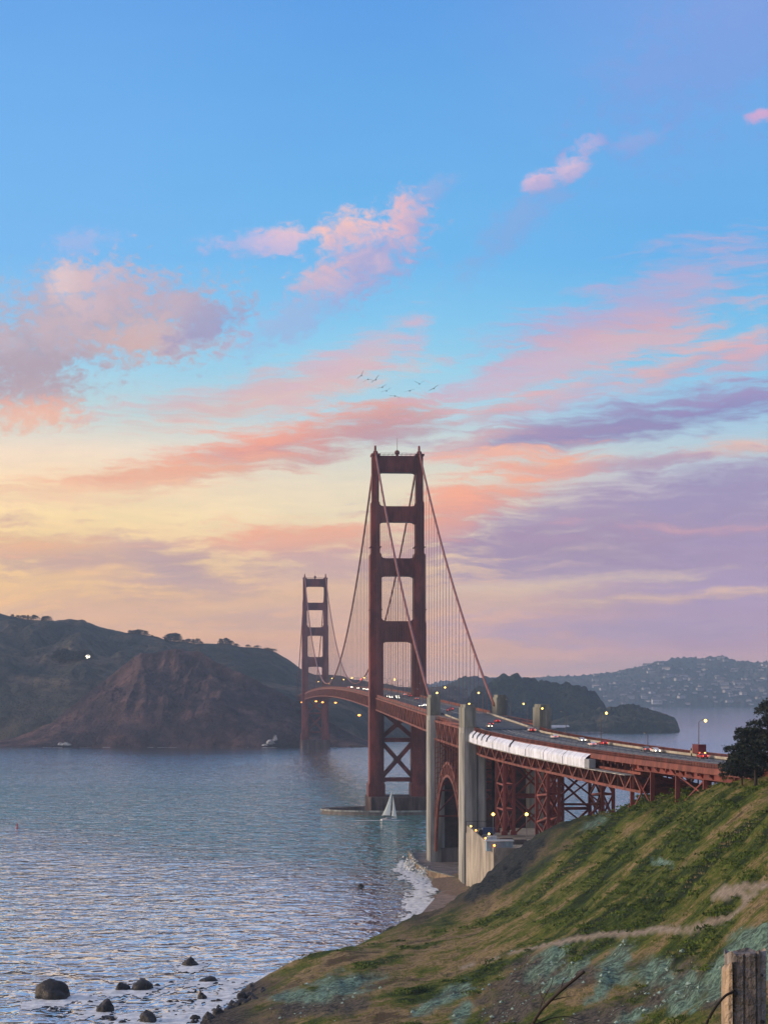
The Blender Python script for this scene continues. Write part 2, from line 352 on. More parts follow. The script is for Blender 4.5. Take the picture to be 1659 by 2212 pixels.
# ------------------------------------------------------------------ water
def water_material():
    m = bpy.data.materials.new('sea_water'); m.use_nodes = True; t = m.node_tree; b = t.nodes['Principled BSDF']
    g = N(t, "ShaderNodeNewGeometry"); p = g.outputs['Position']
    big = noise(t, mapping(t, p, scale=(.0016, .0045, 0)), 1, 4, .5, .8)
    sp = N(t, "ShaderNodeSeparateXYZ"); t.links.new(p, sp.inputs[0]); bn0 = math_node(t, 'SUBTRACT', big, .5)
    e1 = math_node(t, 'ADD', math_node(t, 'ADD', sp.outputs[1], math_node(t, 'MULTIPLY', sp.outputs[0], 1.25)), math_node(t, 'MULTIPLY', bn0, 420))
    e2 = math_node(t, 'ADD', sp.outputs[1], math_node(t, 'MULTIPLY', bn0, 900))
    tide_sheen = math_node(t, 'MULTIPLY', map_range(t, e1, 600, 860, 0, 1), map_range(t, e2, 2150, 1250, .25, 1))  # choppy tide band, also the mask for the painted water reflection tones
    w1 = noise(t, mapping(t, p, rot=(0, 0, R(10)), scale=(.03, .05, 0)), 1, 2, .5, .4)
    w2 = noise(t, mapping(t, p, rot=(0, 0, R(-12)), scale=(.065, .085, 0)), 1, 2, .5, .5)
    w3 = noise(t, mapping(t, p, rot=(0, 0, R(16)), scale=(.15, .13, 0)), 1, 2, .5, 1.2)
    h = math_node(t, 'ADD', math_node(t, 'MULTIPLY', w1, 1.4), math_node(t, 'ADD', math_node(t, 'MULTIPLY', w2, 1.6), math_node(t, 'MULTIPLY', w3, 1.75)))
    bn = N(t, "ShaderNodeBump"); bn.inputs['Distance'].default_value = 1.0
    t.links.new(math_node(t, 'MULTIPLY', map_range(t, math_node(t, 'ADD', math_node(t, 'MULTIPLY', big, .8), math_node(t, 'MULTIPLY', tide_sheen, .45)), .2, .95, .45, 1.05), map_range(t, sp.outputs[1], 1500, 4200, 1, .25)), bn.inputs['Strength'])
    t.links.new(h, bn.inputs['Height']); nrm = bn.outputs[0]
    df = N(t, "ShaderNodeBsdfDiffuse"); t.links.new(mix_col(t, tide_sheen, (.40, .345, .325, 1), (.085, .30, .275, 1)), df.inputs[0]); t.links.new(nrm, df.inputs['Normal'])  # pinkish near tone paints in reflected sky; tide band painted darker teal
    gl = N(t, "ShaderNodeBsdfGlossy"); gl.inputs['Color'].default_value = (.95, .97, 1, 1); gl.inputs['Roughness'].default_value = .09; t.links.new(nrm, gl.inputs['Normal'])
    fr = N(t, "ShaderNodeFresnel"); fr.inputs[0].default_value = 1.34; t.links.new(nrm, fr.inputs['Normal'])
    mx = N(t, "ShaderNodeMixShader"); t.links.new(math_node(t, 'MINIMUM', math_node(t, 'MULTIPLY', fr.outputs[0], map_range(t, tide_sheen, 0, 1, 2.5, 1.45)), 1.0), mx.inputs[0])
    t.links.new(df.outputs[0], mx.inputs[1]); t.links.new(gl.outputs[0], mx.inputs[2]); t.nodes.remove(b)
    t.links.new(mx.outputs[0], t.nodes['Material Output'].inputs[0])
    return m
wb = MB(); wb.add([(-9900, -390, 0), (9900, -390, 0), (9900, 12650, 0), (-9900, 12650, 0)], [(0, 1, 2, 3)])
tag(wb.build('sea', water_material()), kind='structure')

# ------------------------------------------------------------------ near hillside: thin-plate surface through levelled points
ctl = []
def c_(x, y, Y): p = at(x, y, Y); ctl.append((p.x, p.y, p.z))
for a in [(430,2212,425),(530,2160,458),(575,2120,487),(620,2085,480),(700,2060,490),(820,2022,530),(880,1997,540),(960,1977,560),(1005,1957,570),(1030,1935,590),(1055,1885,600),(1090,1857,600),(1110,1838,595),(1150,1815,580),(1190,1793,560),(1240,1773,545),(1300,1766,530),(1340,1747,515),(1370,1738,505),(1420,1728,490),(1500,1712,450),(1580,1703,420),(1659,1700,390),(1800,1698,380),
          (1659,1750,355),(1659,1850,325),(1659,1950,298),(1659,2050,278),(1659,2212,250),(1450,1760,445),(1450,1850,400),(1450,1950,360),(1450,2050,328),(1450,2130,305),(1450,2212,285),
          (1250,1830,505),(1250,1900,455),(1250,2000,395),(1250,2060,365),(1250,2130,335),(1250,2212,310),(1050,1965,515),(1050,2000,478),(1050,2080,420),(1050,2150,378),(1050,2212,350),
          (850,2030,505),(850,2100,440),(850,2160,400),(850,2212,370),(640,2110,455),(640,2160,425),(640,2212,395),(500,2212,418)]: c_(*a)
ctl += [(0,0,75.3),(2,8.4,74.55),(-3,6,74.4),(6,30,69.5),(20,50,64.5),(0,30,66),(0,80,48),(20,100,52),(40,200,32),(0,150,32),(0,250,17),(-30,0,62),(-30,100,28),(-42,200,8),(-46,300,3),(-52,400,-2.5),(20,-30,77),(60,0,72),(80,100,60),(120,200,50),(120,300,56),(150,400,58),
        (130,480,54),(104,480,51),(95,520,46),(80,560,38),(70,600,30),(62,640,22),(52,700,14),(45,760,4),(75,720,6),(110,600,12),(140,560,20),(-60,470,-6),(-30,520,-6),(0,600,-4),(6,560,-.5),
        (13,620,.5),(17,650,.6),(20,690,.7),(22,715,.7),(24,640,.7),(28,670,.8),(26,612,1.6),(21,598,2.2),(36,668,4),(8,645,-3.5),(12,690,-3.5),(30,700,1.5),(0,760,-7),(-80,200,-4),(-80,0,30),(-20,560,-6),(30,800,-6),(100,800,-8)]
ctl = np.array(ctl)
def tps_fit(P, lam=2e-4):
    xy = P[:, :2] / 100; n = len(P); r = np.linalg.norm(xy[:, None] - xy[None], axis=2)
    K = np.where(r > 0, r * r * np.log(r + 1e-12), 0) + lam * np.eye(n)
    A = np.zeros((n + 3, n + 3)); A[:n, :n] = K; A[:n, n] = 1; A[:n, n + 1:] = xy; A[n, :n] = 1; A[n + 1:, :n] = xy.T
    return np.linalg.solve(A, np.concatenate([P[:, 2], np.zeros(3)]))
TW = tps_fit(ctl)
def tps(x, y):
    x = np.asarray(x, float) / 100; y = np.asarray(y, float) / 100; out = TW[-3] + TW[-2] * x + TW[-1] * y
    for (a, b, _), w in zip(ctl, TW[:-3]):
        r2 = (x - a / 100) ** 2 + (y - b / 100) ** 2
        out = out + w * .5 * r2 * np.log(r2 + 1e-12)
    return out
path = []
def seg_dist(x, y, pts):
    d = np.full(x.shape, 1e9)
    for (ax, ay), (bx, by) in zip(pts[:-1], pts[1:]):
        t = np.clip(((x - ax) * (bx - ax) + (y - ay) * (by - ay)) / ((bx - ax) ** 2 + (by - ay) ** 2), 0, 1)
        d = np.minimum(d, np.hypot(x - ax - t * (bx - ax), y - ay - t * (by - ay)))
    return d
def ground(x, y):
    x = np.asarray(x, float); y = np.asarray(y, float)
    z = tps(x, y); r = np.hypot(x, y); am = np.clip((r - 12) / 140, 0.02, 1) * np.clip(z / 8, .15, 1)
    if path: am = am * np.clip((seg_dist(x, y, path) - .8) / 4, .06, 1)
    z = z + am * (4.0 * fbm(x / 34, y / 24, 3, 0) + 2.5 * np.abs(fbm((.85 * x + .53 * y) / 22 + 3, (.53 * x - .85 * y) / 11, 4, 2)) - .5 + 2.2 * np.abs(fbm((.85 * x + .53 * y) / 8, (.53 * x - .85 * y) / 5 + 4, 3, 3)) + .8 * fbm(x / 3.2, y / 2.6 + 9, 3, 4))
    return z
def hit(x, y, near=20, far=900):      # where a line of sight meets the hillside
    Ys = np.geomspace(near, far, 900); d = (x - CX) / F; e = (YH - y) / F
    below = np.nonzero(HC + e * Ys < tps(d * Ys, Ys))[0]
    Y = Ys[below[0]] if len(below) else 400.
    return Vector((d * Y, Y, float(ground(d * Y, Y))))

path_px = [(1000,2092),(1100,2060),(1180,2042),(1260,2026),(1360,2018),(1450,2010),(1520,2000),(1570,1985),(1605,1965),(1620,1945),(1600,1930),(1545,1925),(1660,1915),(1720,1905)]
path = [tuple(hit(*p)[:2]) for p in path_px]
na, nr = 560, 700
A_ = np.linspace(R(-30), R(34), na); R_ = np.geomspace(1.2, 900, nr)
aa, rr_ = np.meshgrid(A_, R_); gx = rr_ * np.sin(aa); gy = rr_ * np.cos(aa) - .5
gz = ground(gx, gy); gz = np.where(gy < 1.5, np.minimum(gz, 75.4), gz)
pd = seg_dist(gx, gy, path) + 1.4 * fbm(gx / 5, gy / 5, 3, 1)
m_path = np.clip((1.1 - pd) * 2.4, 0, 1)
m_rock = np.zeros(gx.shape)
for (x, y, rx, ry, tilt) in [(720,2135,95,28,12),(640,2150,60,14,5),(975,2150,60,20,30),(920,2180,40,14,25),(1190,2075,60,24,40),(1220,2105,70,16,30),(1330,2090,60,50,40),(1420,2100,42,62,70),(1480,2150,60,40,45),(1600,2030,45,40,40),(1440,1865,40,7,-4),(1290,2150,50,14,30),(1660,2060,60,50,30),(1560,2110,60,40,40),(1380,2190,60,12,20),(1000,2185,40,20,60),(1290,1775,12,40,120)]:
    h_ = hit(x, y); sc = h_.y
    u = (gx / gy * F + CX - x); w = (YH - (gz - HC) / gy * F - y)
    ct, st = math.cos(R(tilt)), math.sin(R(tilt)); uu = (u * ct - w * st) / rx; ww = (u * st + w * ct) / ry
    m_rock = np.maximum(m_rock, np.where(gy > 20, np.clip((1.0 - np.hypot(uu, ww) + 1.7 * fbm(gx / 6, gy / 6, 5, 3, .62)) * 3, 0, 1), 0))
m_rock = np.where(m_path > .2, 0, m_rock); m_scree = np.zeros(gx.shape)
for (x, y, rx, ry, tilt) in [(1180,2110,130,55,8),(1440,2120,110,70,15),(1120,2180,110,50,10),(1580,2150,80,70,20),(1300,2200,120,40,10),(700,2170,130,30,12)]:
    u = (gx / gy * F + CX - x); w = (YH - (gz - HC) / gy * F - y); ct, st = math.cos(R(tilt)), math.sin(R(tilt)); uu = (u * ct - w * st) / rx; ww = (u * st + w * ct) / ry
    m_scree = np.maximum(m_scree, np.where(gy > 20, np.clip((1.0 - np.hypot(uu, ww) + 2.2 * fbm(gx / 7, gy / 7, 5, 6, .6)) * 2, 0, 1), 0))
su, sv = .85 * gx + .53 * gy, .53 * gx - .85 * gy
m_veg = np.clip(.5 + 1.1 * fbm(su / 17, sv / 11, 5, 1, .66) + 1.3 * np.abs(fbm(su / 22 + 3, sv / 11, 4, 2)) - .16, 0, 1)
m_veg = np.clip(m_veg + .10 * np.clip((gx - 30) / 25, -1, 1), 0, 1)
m_sand = np.clip((3.8 - gz) / 1.5, 0, 1) * np.clip((gy - 555) / 25, 0, 1)
m_cliff0 = np.clip((gy - 500) / 40 + fbm(gx / 8, gy / 8, 3, 5), 0, 1) * np.clip((gz - 6) / 4, 0, 1) * np.clip((66 - gx) / 14, 0, 1)
u = (gx / gy * F + CX - 1092); w = (YH - (gz - HC) / gy * F - 1872); ct, st = math.cos(R(37)), math.sin(R(37))
m_cliff = np.maximum(m_cliff0 * .8, np.where(gy > 400, np.clip((1.0 - np.hypot((u * ct - w * st) / 118, (u * st + w * ct) / 36) + 1.6 * fbm(gx / 9, gy / 9, 4, 4)) * 3, 0, 1), 0))
m_shore = np.clip((5.5 - gz) / 4 + 1.2 * fbm(gx / 4, gy / 4, 3, 6), 0, 1) * np.clip((560 - gy) / 20, 0, 1)

ledge = np.clip(m_rock * .8 + m_scree * .8 + m_cliff * 1.2, 0, 1.2) * np.clip((gy - 60) / 60, 0, 1) * (m_path < .05)
tq = gz / 2.6 + 1.6 * fbm(gx / 9, gy / 9, 4, 2); tz = tq - np.floor(tq); gz = gz + ledge * (1.5 * (np.clip(tz * 2.2 - .6, 0, 1) - tz) + 2.6 * (np.abs(fbm(gx / 6.5, gy / 5, 5, 1, .6)) - .1) + .9 * fbm(gx / 1.7, gy / 1.7, 3, 3))
def lookup(x, y, arr):
    i = np.clip(np.searchsorted(R_, np.hypot(x, y + .5)), 0, nr - 1); j = np.clip(np.searchsorted(A_, np.arctan2(x, y + .5)), 0, na - 1)
    return arr[i, j]
def hill_mat():
    m = bpy.data.materials.new('hillside'); m.use_nodes = True; t = m.node_tree; b = t.nodes['Principled BSDF']
    b.inputs['Roughness'].default_value = .95; b.inputs['Specular IOR Level'].default_value = .1
    g = N(t, "ShaderNodeNewGeometry"); p = g.outputs['Position']
    def A(k):
        n = N(t, "ShaderNodeAttribute"); n.attribute_name = k; return n.outputs['Fac']
    n2 = noise(t, mapping(t, p, loc=(40, 9, 3), rot=(0, 0, R(-32)), scale=(.10, .24, .12)), 1, 7, .66)
    n3 = noise(t, p, .9, 6, .7); n4 = noise(t, mapping(t, p, rot=(0, 0, R(-32)), scale=(.6, 1.4, 1)), 1, 5, .66)
    vg = math_node(t, 'ADD', A('veg'), math_node(t, 'ADD', math_node(t, 'MULTIPLY', math_node(t, 'SUBTRACT', n2, .5), 1.1), math_node(t, 'MULTIPLY', math_node(t, 'SUBTRACT', n4, .5), .7)))
    col = ramp(t, vg, [(.12, (.12, .09, .055, 1)), (.29, (.35, .27, .15, 1)), (.40, (.24, .195, .08, 1)), (.47, (.155, .165, .04, 1)), (.56, (.105, .145, .020, 1)), (.66, (.045, .08, .014, 1)), (.85, (.018, .034, .011, 1))])
    col = mix_col(t, map_range(t, n3, .45, .72, 0, .6), col, (.035, .045, .015, 1))
    rock = mix_col(t, map_range(t, n3, .38, .62, 0, 1), (.065, .12, .095, 1), (.24, .40, .32, 1))
    rock = mix_col(t, map_range(t, n2, .5, .62, 0, .6), rock, (.06, .05, .042, 1))
    col = mix_col(t, A('scree'), col, mix_col(t, map_range(t, n3, .4, .6, 0, 1), (.045, .046, .042, 1), (.15, .135, .11, 1)))
    col = mix_col(t, A('rock'), col, rock)
    cliff = mix_col(t, map_range(t, n4, .38, .62, 0, 1), (.016, .024, .029, 1), (.055, .063, .062, 1))
    col = mix_col(t, A('cliff'), col, cliff)
    col = mix_col(t, A('shore'), col, mix_col(t, map_range(t, n3, .4, .6, 0, 1), (.03, .03, .03, 1), (.11, .10, .09, 1)))
    col = mix_col(t, A('sand'), col, mix_col(t, map_range(t, n3, .4, .6, 0, 1), (.17, .13, .105, 1), (.22, .17, .135, 1)))
    col = mix_col(t, A('path'), col, mix_col(t, map_range(t, n3, .4, .6, 0, 1), (.27, .235, .19, 1), (.40, .355, .29, 1)))
    t.links.new(col, b.inputs['Base Color'])
    bn = N(t, "ShaderNodeBump"); bn.inputs['Strength'].default_value = 1.0; bn.inputs['Distance'].default_value = 1.3
    t.links.new(math_node(t, 'ADD', n4, math_node(t, 'MULTIPLY', n3, .7)), bn.inputs['Height']); t.links.new(bn.outputs[0], b.inputs['Normal'])
    return m
idx = np.arange(na * nr).reshape(nr, na)
q = np.stack([idx[:-1, :-1], idx[:-1, 1:], idx[1:, 1:], idx[1:, :-1]], -1).reshape(-1, 4)
zf = gz.ravel()
q = q[(zf[q] > -3).any(1)]
q = q[:, ::-1]
used, inv = np.unique(q, return_inverse=True)
flat = lambda a: a.ravel()[used]
hill_o = mesh_np('hillside_terrain', np.stack([flat(gx), flat(gy), flat(gz)], 1), inv.reshape(-1, 4), hill_mat(), attrs=dict(veg=flat(m_veg), scree=flat(m_scree), path=flat(m_path), rock=flat(m_rock), sand=flat(m_sand), cliff=flat(m_cliff), shore=flat(m_shore)))
tag(hill_o, kind='structure')

# ground cover on the hillside: grass tufts, and low shrub mounds
def scatter(n, near, far, half0, half1):
    Y = near * (far / near) ** rng.random(n); a = half0 + (half1 - half0) * rng.random(n)
    return np.tan(a) * Y, Y
def blades(x, y, z, n, hgt, spread, wid, lean=.5):
    k = len(x); x = np.repeat(x, n); y = np.repeat(y, n); z = np.repeat(z, n); h = np.repeat(hgt, n) * (.5 + .8 * rng.random(k * n)); s = np.repeat(spread, n); w = np.repeat(wid, n)
    a = rng.random(k * n) * 2 * np.pi; d = rng.random(k * n) ** .5 * s; bx = x + np.cos(a) * d; by = y + np.sin(a) * d; b = rng.random(k * n) * np.pi
    dx = np.cos(b) * w; dy = np.sin(b) * w; lx = (rng.random(k * n) - .5) * 2 * lean * h; ly = (rng.random(k * n) - .5) * 2 * lean * h
    v = np.stack([np.stack([bx - dx, by - dy, z - .1], 1), np.stack([bx + dx, by + dy, z - .1], 1), np.stack([bx + lx, by + ly, z + h], 1)], 1).reshape(-1, 3)
    return v, np.arange(k * n * 3).reshape(-1, 3)
def cover_mat(name, stops_, nscale=(.03, .1, .05)):
    m = bpy.data.materials.new(name); m.use_nodes = True; t = m.node_tree; b = t.nodes['Principled BSDF']
    b.inputs['Roughness'].default_value = .9; b.inputs['Specular IOR Level'].default_value = .1
    g = N(t, "ShaderNodeNewGeometry"); n1 = noise(t, mapping(t, g.outputs['Position'], rot=(0, 0, R(14)), scale=nscale), 1, 8, .66, .5)
    t.links.new(ramp(t, n1, stops_), b.inputs['Base Color']); return m
x, y = scatter(52000, 22, 640, R(-6.5), R(13.5)); z = lookup(x, y, gz)
ok = (z > 3.5) & (lookup(x, y, m_path) < .1) & (lookup(x, y, m_rock) < .35) & (lookup(x, y, m_scree) < .5 + .5 * rng.random(len(x))) & (lookup(x, y, m_cliff) < .5) & ~((x > 26) & (y > 600)) & (z < 77 - .02 * y)
x, y, z = x[ok], y[ok], z[ok]; s = np.clip(y / 260, .25, 1.25)
v, f = blades(x, y, z, 8, .30 * s, .55 * s, .045 * s)
tag(mesh_np('grass', v, f, cover_mat('grass_blades', [(.30, (.05, .085, .02, 1)), (.47, (.095, .14, .028, 1)), (.54, (.15, .17, .04, 1)), (.6, (.28, .22, .115, 1)), (.68, (.34, .265, .15, 1))], (.022, .075, .05)), smooth=False), kind='stuff')
x, y = scatter(15000, 130, 620, R(-6.5), R(13.5)); z = lookup(x, y, gz)
ok = (z > 5) & (lookup(x, y, m_path) < .05) & (lookup(x, y, m_rock) < .2) & ~((x > 26) & (y > 600)) & (lookup(x, y, m_veg) > .52 + .25 * rng.random(len(x))) & (lookup(x, y, m_scree) < .6) & (lookup(x, y, m_cliff) < .3)
x, y, z = x[ok], y[ok], z[ok]; s = np.clip(y / 260, .3, 1.2) * (.5 + 1.0 * rng.random(len(x)) ** 2)
v1 = []; 
kk = 34; k = len(x)
th = rng.random((k, kk)) * 2 * np.pi; ph = np.arccos(rng.random((k, kk))); rad = (s * .95)[:, None] * (.8 + .3 * rng.random((k, kk)))
cx_ = x[:, None] + rad * 1.5 * np.sin(ph) * np.cos(th); cy_ = y[:, None] + rad * np.sin(ph) * np.sin(th); cz_ = z[:, None] + rad * .42 * np.cos(ph)
cc = np.stack([cx_, cy_, cz_], -1).reshape(-1, 3); sz = np.repeat(.10 + s * .20, kk)
def leaf_tris(c, size):
    d1 = rng.normal(size=c.shape); d2 = rng.normal(size=c.shape); d1 /= np.linalg.norm(d1, axis=1)[:, None]; d2 /= np.linalg.norm(d2, axis=1)[:, None]
    v = np.stack([c + d1 * size[:, None], c + d2 * size[:, None], c - (d1 + d2) * .6 * size[:, None]], 1).reshape(-1, 3)
    return v, np.arange(len(v)).reshape(-1, 3)
v, f = leaf_tris(cc, sz)
cz0 = None
tag(mesh_np('shrubbery', v, f, cover_mat('shrub_leaves', [(.36, (.035, .06, .014, 1)), (.5, (.075, .12, .018, 1)), (.62, (.13, .18, .03, 1))], (.08, .2, .1)), smooth=False), kind='stuff')

x, y = scatter(60000, 120, 520, R(-6.5), R(13.5)); z = lookup(x, y, gz); pr = lookup(x, y, m_rock) * .07 + lookup(x, y, m_scree) * .10
ok = (rng.random(len(x)) < pr) & (z > 2); x, y, z = x[ok], y[ok], z[ok]; k = len(x); sz = .12 + .5 * rng.random(k) ** 3
oc = np.array([(1, 0, 0), (0, 1, 0), (-1, 0, 0), (0, -1, 0), (0, 0, .8), (0, 0, -.6)], float); of = np.array([(0, 1, 4), (1, 2, 4), (2, 3, 4), (3, 0, 4), (1, 0, 5), (2, 1, 5), (3, 2, 5), (0, 3, 5)])
v = oc[None] * sz[:, None, None] * (.6 + .7 * rng.random((k, 6, 1))); an_ = rng.random(k) * 6.28; ca, sa = np.cos(an_), np.sin(an_)
v = np.stack([v[..., 0] * ca[:, None] - v[..., 1] * sa[:, None], v[..., 0] * sa[:, None] + v[..., 1] * ca[:, None], v[..., 2]], -1) + np.stack([x, y, z + .05], 1)[:, None]
f = (of[None] + (np.arange(k) * 6)[:, None, None]).reshape(-1, 3)
tag(mesh_np('rubble', v.reshape(-1, 3), f, mat('green_rock', (.30, .42, .36), .9, var=.5, scale=(1.5, 1.5, 1.5)), smooth=False), kind='stuff')

# ------------------------------------------------------------------ far hills
def far_mat(name, c1, c2, c3, s=(.006, .006, .01), bump=1.0, bs=.04):
    m = bpy.data.materials.new(name); m.use_nodes = True; t = m.node_tree; b = t.nodes['Principled BSDF']
    b.inputs['Roughness'].default_value = 1; b.inputs['Specular IOR Level'].default_value = .05
    g = N(t, "ShaderNodeNewGeometry"); p = g.outputs['Position']
    n1 = noise(t, mapping(t, p, scale=s), 1, 8, .62, .6); n2 = noise(t, p, bs, 6, .65)
    col = ramp(t, n1, [(.38, (*c1, 1)), (.5, (*c2, 1)), (.62, (*c3, 1))])
    col = mix_col(t, map_range(t, n2, .42, .62, .0, .55), col, (*[k * .45 for k in c1], 1))
    t.links.new(col, b.inputs['Base Color'])
    bn = N(t, "ShaderNodeBump"); bn.inputs['Strength'].default_value = bump; bn.inputs['Distance'].default_value = 22
    t.links.new(n2, bn.inputs['Height']); t.links.new(bn.outputs[0], b.inputs['Normal'])
    return m
def ridge(name, crest, Yf, Yc, Yb, mt, nu=260, nv=90, power=1.0, rough=.10, rk=.02, bumps=0, seed=0, vary=0, xbase=None):
    """hill whose foot meets the water along Yf and whose crest follows the sightings in crest at distance Yc"""
    xs = np.array([c[0] for c in crest], float); ys = np.array([c[1] for c in crest], float)
    u = np.linspace(0, 1, nu); xp = xs[0] + (xs[-1] - xs[0]) * u; yp = np.interp(xp, xs, ys)
    yfv = np.interp(xp, [c[0] for c in Yf], [c[1] for c in Yf]) if isinstance(Yf, list) else np.full(nu, float(Yf))
    ycv = np.interp(xp, [c[0] for c in Yc], [c[1] for c in Yc]) if isinstance(Yc, list) else np.full(nu, float(Yc))
    H = HC + (YH - yp) / F * ycv
    w = np.concatenate([np.linspace(0, 1, nv), 1 + np.linspace(0, 1, nv // 3 + 1)[1:]])
    ww, _ = np.meshgrid(w, u, indexing='ij')
    Yg = np.where(ww <= 1, yfv + (ycv - yfv) * ww, ycv + (Yb - ycv) * (ww - 1))
    front = np.clip(ww, 0, 1) ** power; prof = np.where(ww <= 1, front, np.cos((ww - 1) * math.pi / 2))
    dirx = (xp - CX) / F
    Xg = dirx[None, :] * Yg
    sc = 1.0 / max(H.max(), 20)
    n1 = fbm(Xg * rk + seed, Yg * rk * .6, 6, seed) ; rid = np.abs(fbm(Xg * rk * .8 + 7 + seed, Yg * rk * .25, 5, seed + 2))
    Z = H[None, :] * prof + H[None, :] * rough * (n1 * 1.6 - rid * 2.0 + .2 + .8 * fbm(Xg * rk * 4 + 3, Yg * rk * 1.6, 5, seed + 1, .6) - .9 * np.abs(fbm(Xg * rk * 3, Yg * rk * .8 + 5, 4, seed + 4))) * np.sin(np.clip(ww, 0, 1.6) * math.pi / 1.6 * .999) * (1 - .75 * np.exp(-((ww - 1) / .06) ** 2))
    if bumps: Z = Z + bumps * np.abs(fbm(Xg * .05, Yg * .05, 3, 5)) * 2 * np.clip(Z / 12, 0, 1)
    Z[0] = -3; Z[-1] = -3
    nvt = len(w); idx = np.arange(nvt * nu).reshape(nvt, nu)
    qf = np.stack([idx[:-1, :-1], idx[:-1, 1:], idx[1:, 1:], idx[1:, :-1]], -1).reshape(-1, 4)
    o = mesh_np(name, np.stack([Xg, Yg, Z], -1).reshape(-1, 3), qf, mt)
    return tag(o, kind='structure'), (Xg, Yg, Z)
m_marin = far_mat('marin_slope', (.042, .055, .050), (.082, .084, .066), (.17, .14, .105))
m_cliff_far = far_mat('cliff_rock', (.046, .038, .048), (.095, .066, .072), (.20, .125, .115), (.012, .012, .012), 1.0, .05)
m_wood = far_mat('wooded_slope', (.018, .034, .024), (.032, .052, .032), (.055, .072, .04), (.01, .01, .01), 1.0, .09)
m_town = far_mat('town_slope', (.03, .055, .055), (.05, .08, .075), (.11, .125, .095), (.003, .003, .006), 1.0, .02)
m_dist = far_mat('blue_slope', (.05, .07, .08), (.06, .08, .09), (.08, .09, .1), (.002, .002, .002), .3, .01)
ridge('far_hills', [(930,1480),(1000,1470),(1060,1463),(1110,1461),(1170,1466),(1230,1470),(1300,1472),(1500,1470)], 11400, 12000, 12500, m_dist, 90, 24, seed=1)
_, HT = ridge('town_hills', [(900,1489),(960,1474),(1010,1478),(1080,1472),(1150,1468),(1200,1464),(1250,1462),(1290,1461),(1330,1455),(1380,1443),(1420,1434),(1480,1425),(1520,1423),(1560,1423),(1600,1431),(1640,1436),(1700,1432),(1800,1440)], 8100, 9300, 11000, m_town, 340, 70, .75, .16, .004, seed=3, bumps=26)
ridge('wooded_ridge', [(930,1500),(970,1482),(1000,1464),(1030,1462),(1060,1472),(1085,1476),(1110,1486),(1130,1500)], 4700, 5100, 5600, m_wood, 120, 40, .6, .12, .012, seed=4, bumps=14)
ridge('headland_hill', [(1000,1520),(1030,1490),(1060,1476),(1085,1468),(1110,1467),(1150,1472),(1190,1480),(1230,1482),(1260,1488),(1285,1500),(1305,1530),(1318,1560)], 3420, 3660, 4000, m_wood, 200, 60, .5, .10, .016, seed=5, bumps=16)
ridge('bluff_point', [(1150,1574),(1200,1558),(1240,1545),(1290,1536),(1320,1530),(1360,1527),(1400,1534),(1440,1543),(1456,1552),(1464,1566),(1468,1581)], 3310, 3400, 3560, far_mat('bluff_slope', (.03, .045, .03), (.06, .075, .04), (.15, .14, .085), (.012, .03, .02), 1.0, .06), 200, 60, .5, .30, .035, seed=6, bumps=5)
_, HB = ridge('coast_hills', [(-160,1330),(-60,1318),(0,1323),(40,1332),(75,1338),(110,1342),(150,1337),(178,1340),(205,1354),(250,1366),(300,1368),(340,1374),(385,1384),(430,1388),(480,1388),(520,1393),(560,1394),(590,1402),(620,1416),(650,1440),(680,1452),(710,1454),(740,1460),(770,1470),(800,1478),(860,1484),(920,1486),(980,1482),(1010,1488)], [(-160,2560),(760,2560),(800,2700),(1010,3100)], [(-160,3300),(700,3300),(1010,3600)], 4200, m_marin, 420, 130, .55, .18, .006, seed=7)
_, HF = ridge('cliff_headland', [(-40,1606),(40,1590),(110,1560),(170,1512),(230,1462),(270,1428),(305,1404),(340,1399),(390,1400),(432,1404),(460,1418),(500,1440),(540,1458),(580,1480),(620,1500),(655,1528),(690,1548),(730,1568),(770,1592),(795,1606)], 2452, [(-40,2560),(230,2640),(430,2650),(620,2600),(795,2510)], 2900, m_cliff_far, 420, 140, .62, .22, .012, seed=2)

def surf_pick(grid, n, rows_, cols_, seed):
    r2 = np.random.default_rng(seed); Xg, Yg, Z = grid; i = r2.integers(*rows_, n); j = r2.integers(*cols_, n)
    return [(float(Xg[a, b]), float(Yg[a, b]), float(Z[a, b])) for a, b in zip(i, j)]

# ------------------------------------------------------------------ suspension bridge (local frame: y runs north from the near tower, x east)
BR = math.atan2(98.7, 1280); BO = Vector((8.2, 1154, 0))
def bw(x, y, z): return BO + Vector((x * math.cos(BR) - y * math.sin(BR), x * math.sin(BR) + y * math.cos(BR), z))
LM = 1284.0; LS = 344.0
def ztc(y):                                           # top chord of the stiffening truss
    if y < 0: return 72.1 + 6.5 * y / LS
    if y <= LM: t = y / LM; return 72.1 + 6.4 * 4 * t * (1 - t) - .9 * t
    return 71.2 - (y - LM) * .012
def zcab(y):
    if y < 0: t = -y / LS; return 226 + (70 - 226) * t - 4 * 10.3 * t * (1 - t)
    if y <= LM: t = y / LM * 2 - 1; return 82.5 + 143.5 * t * t
    t = (y - LM) / LS; return 226 - 156 * t - 4 * 10.3 * t * (1 - t)
br = empty('suspension_bridge', BO, BR, label='long orange red suspension bridge with two tall towers crossing the strait', cat='bridge')

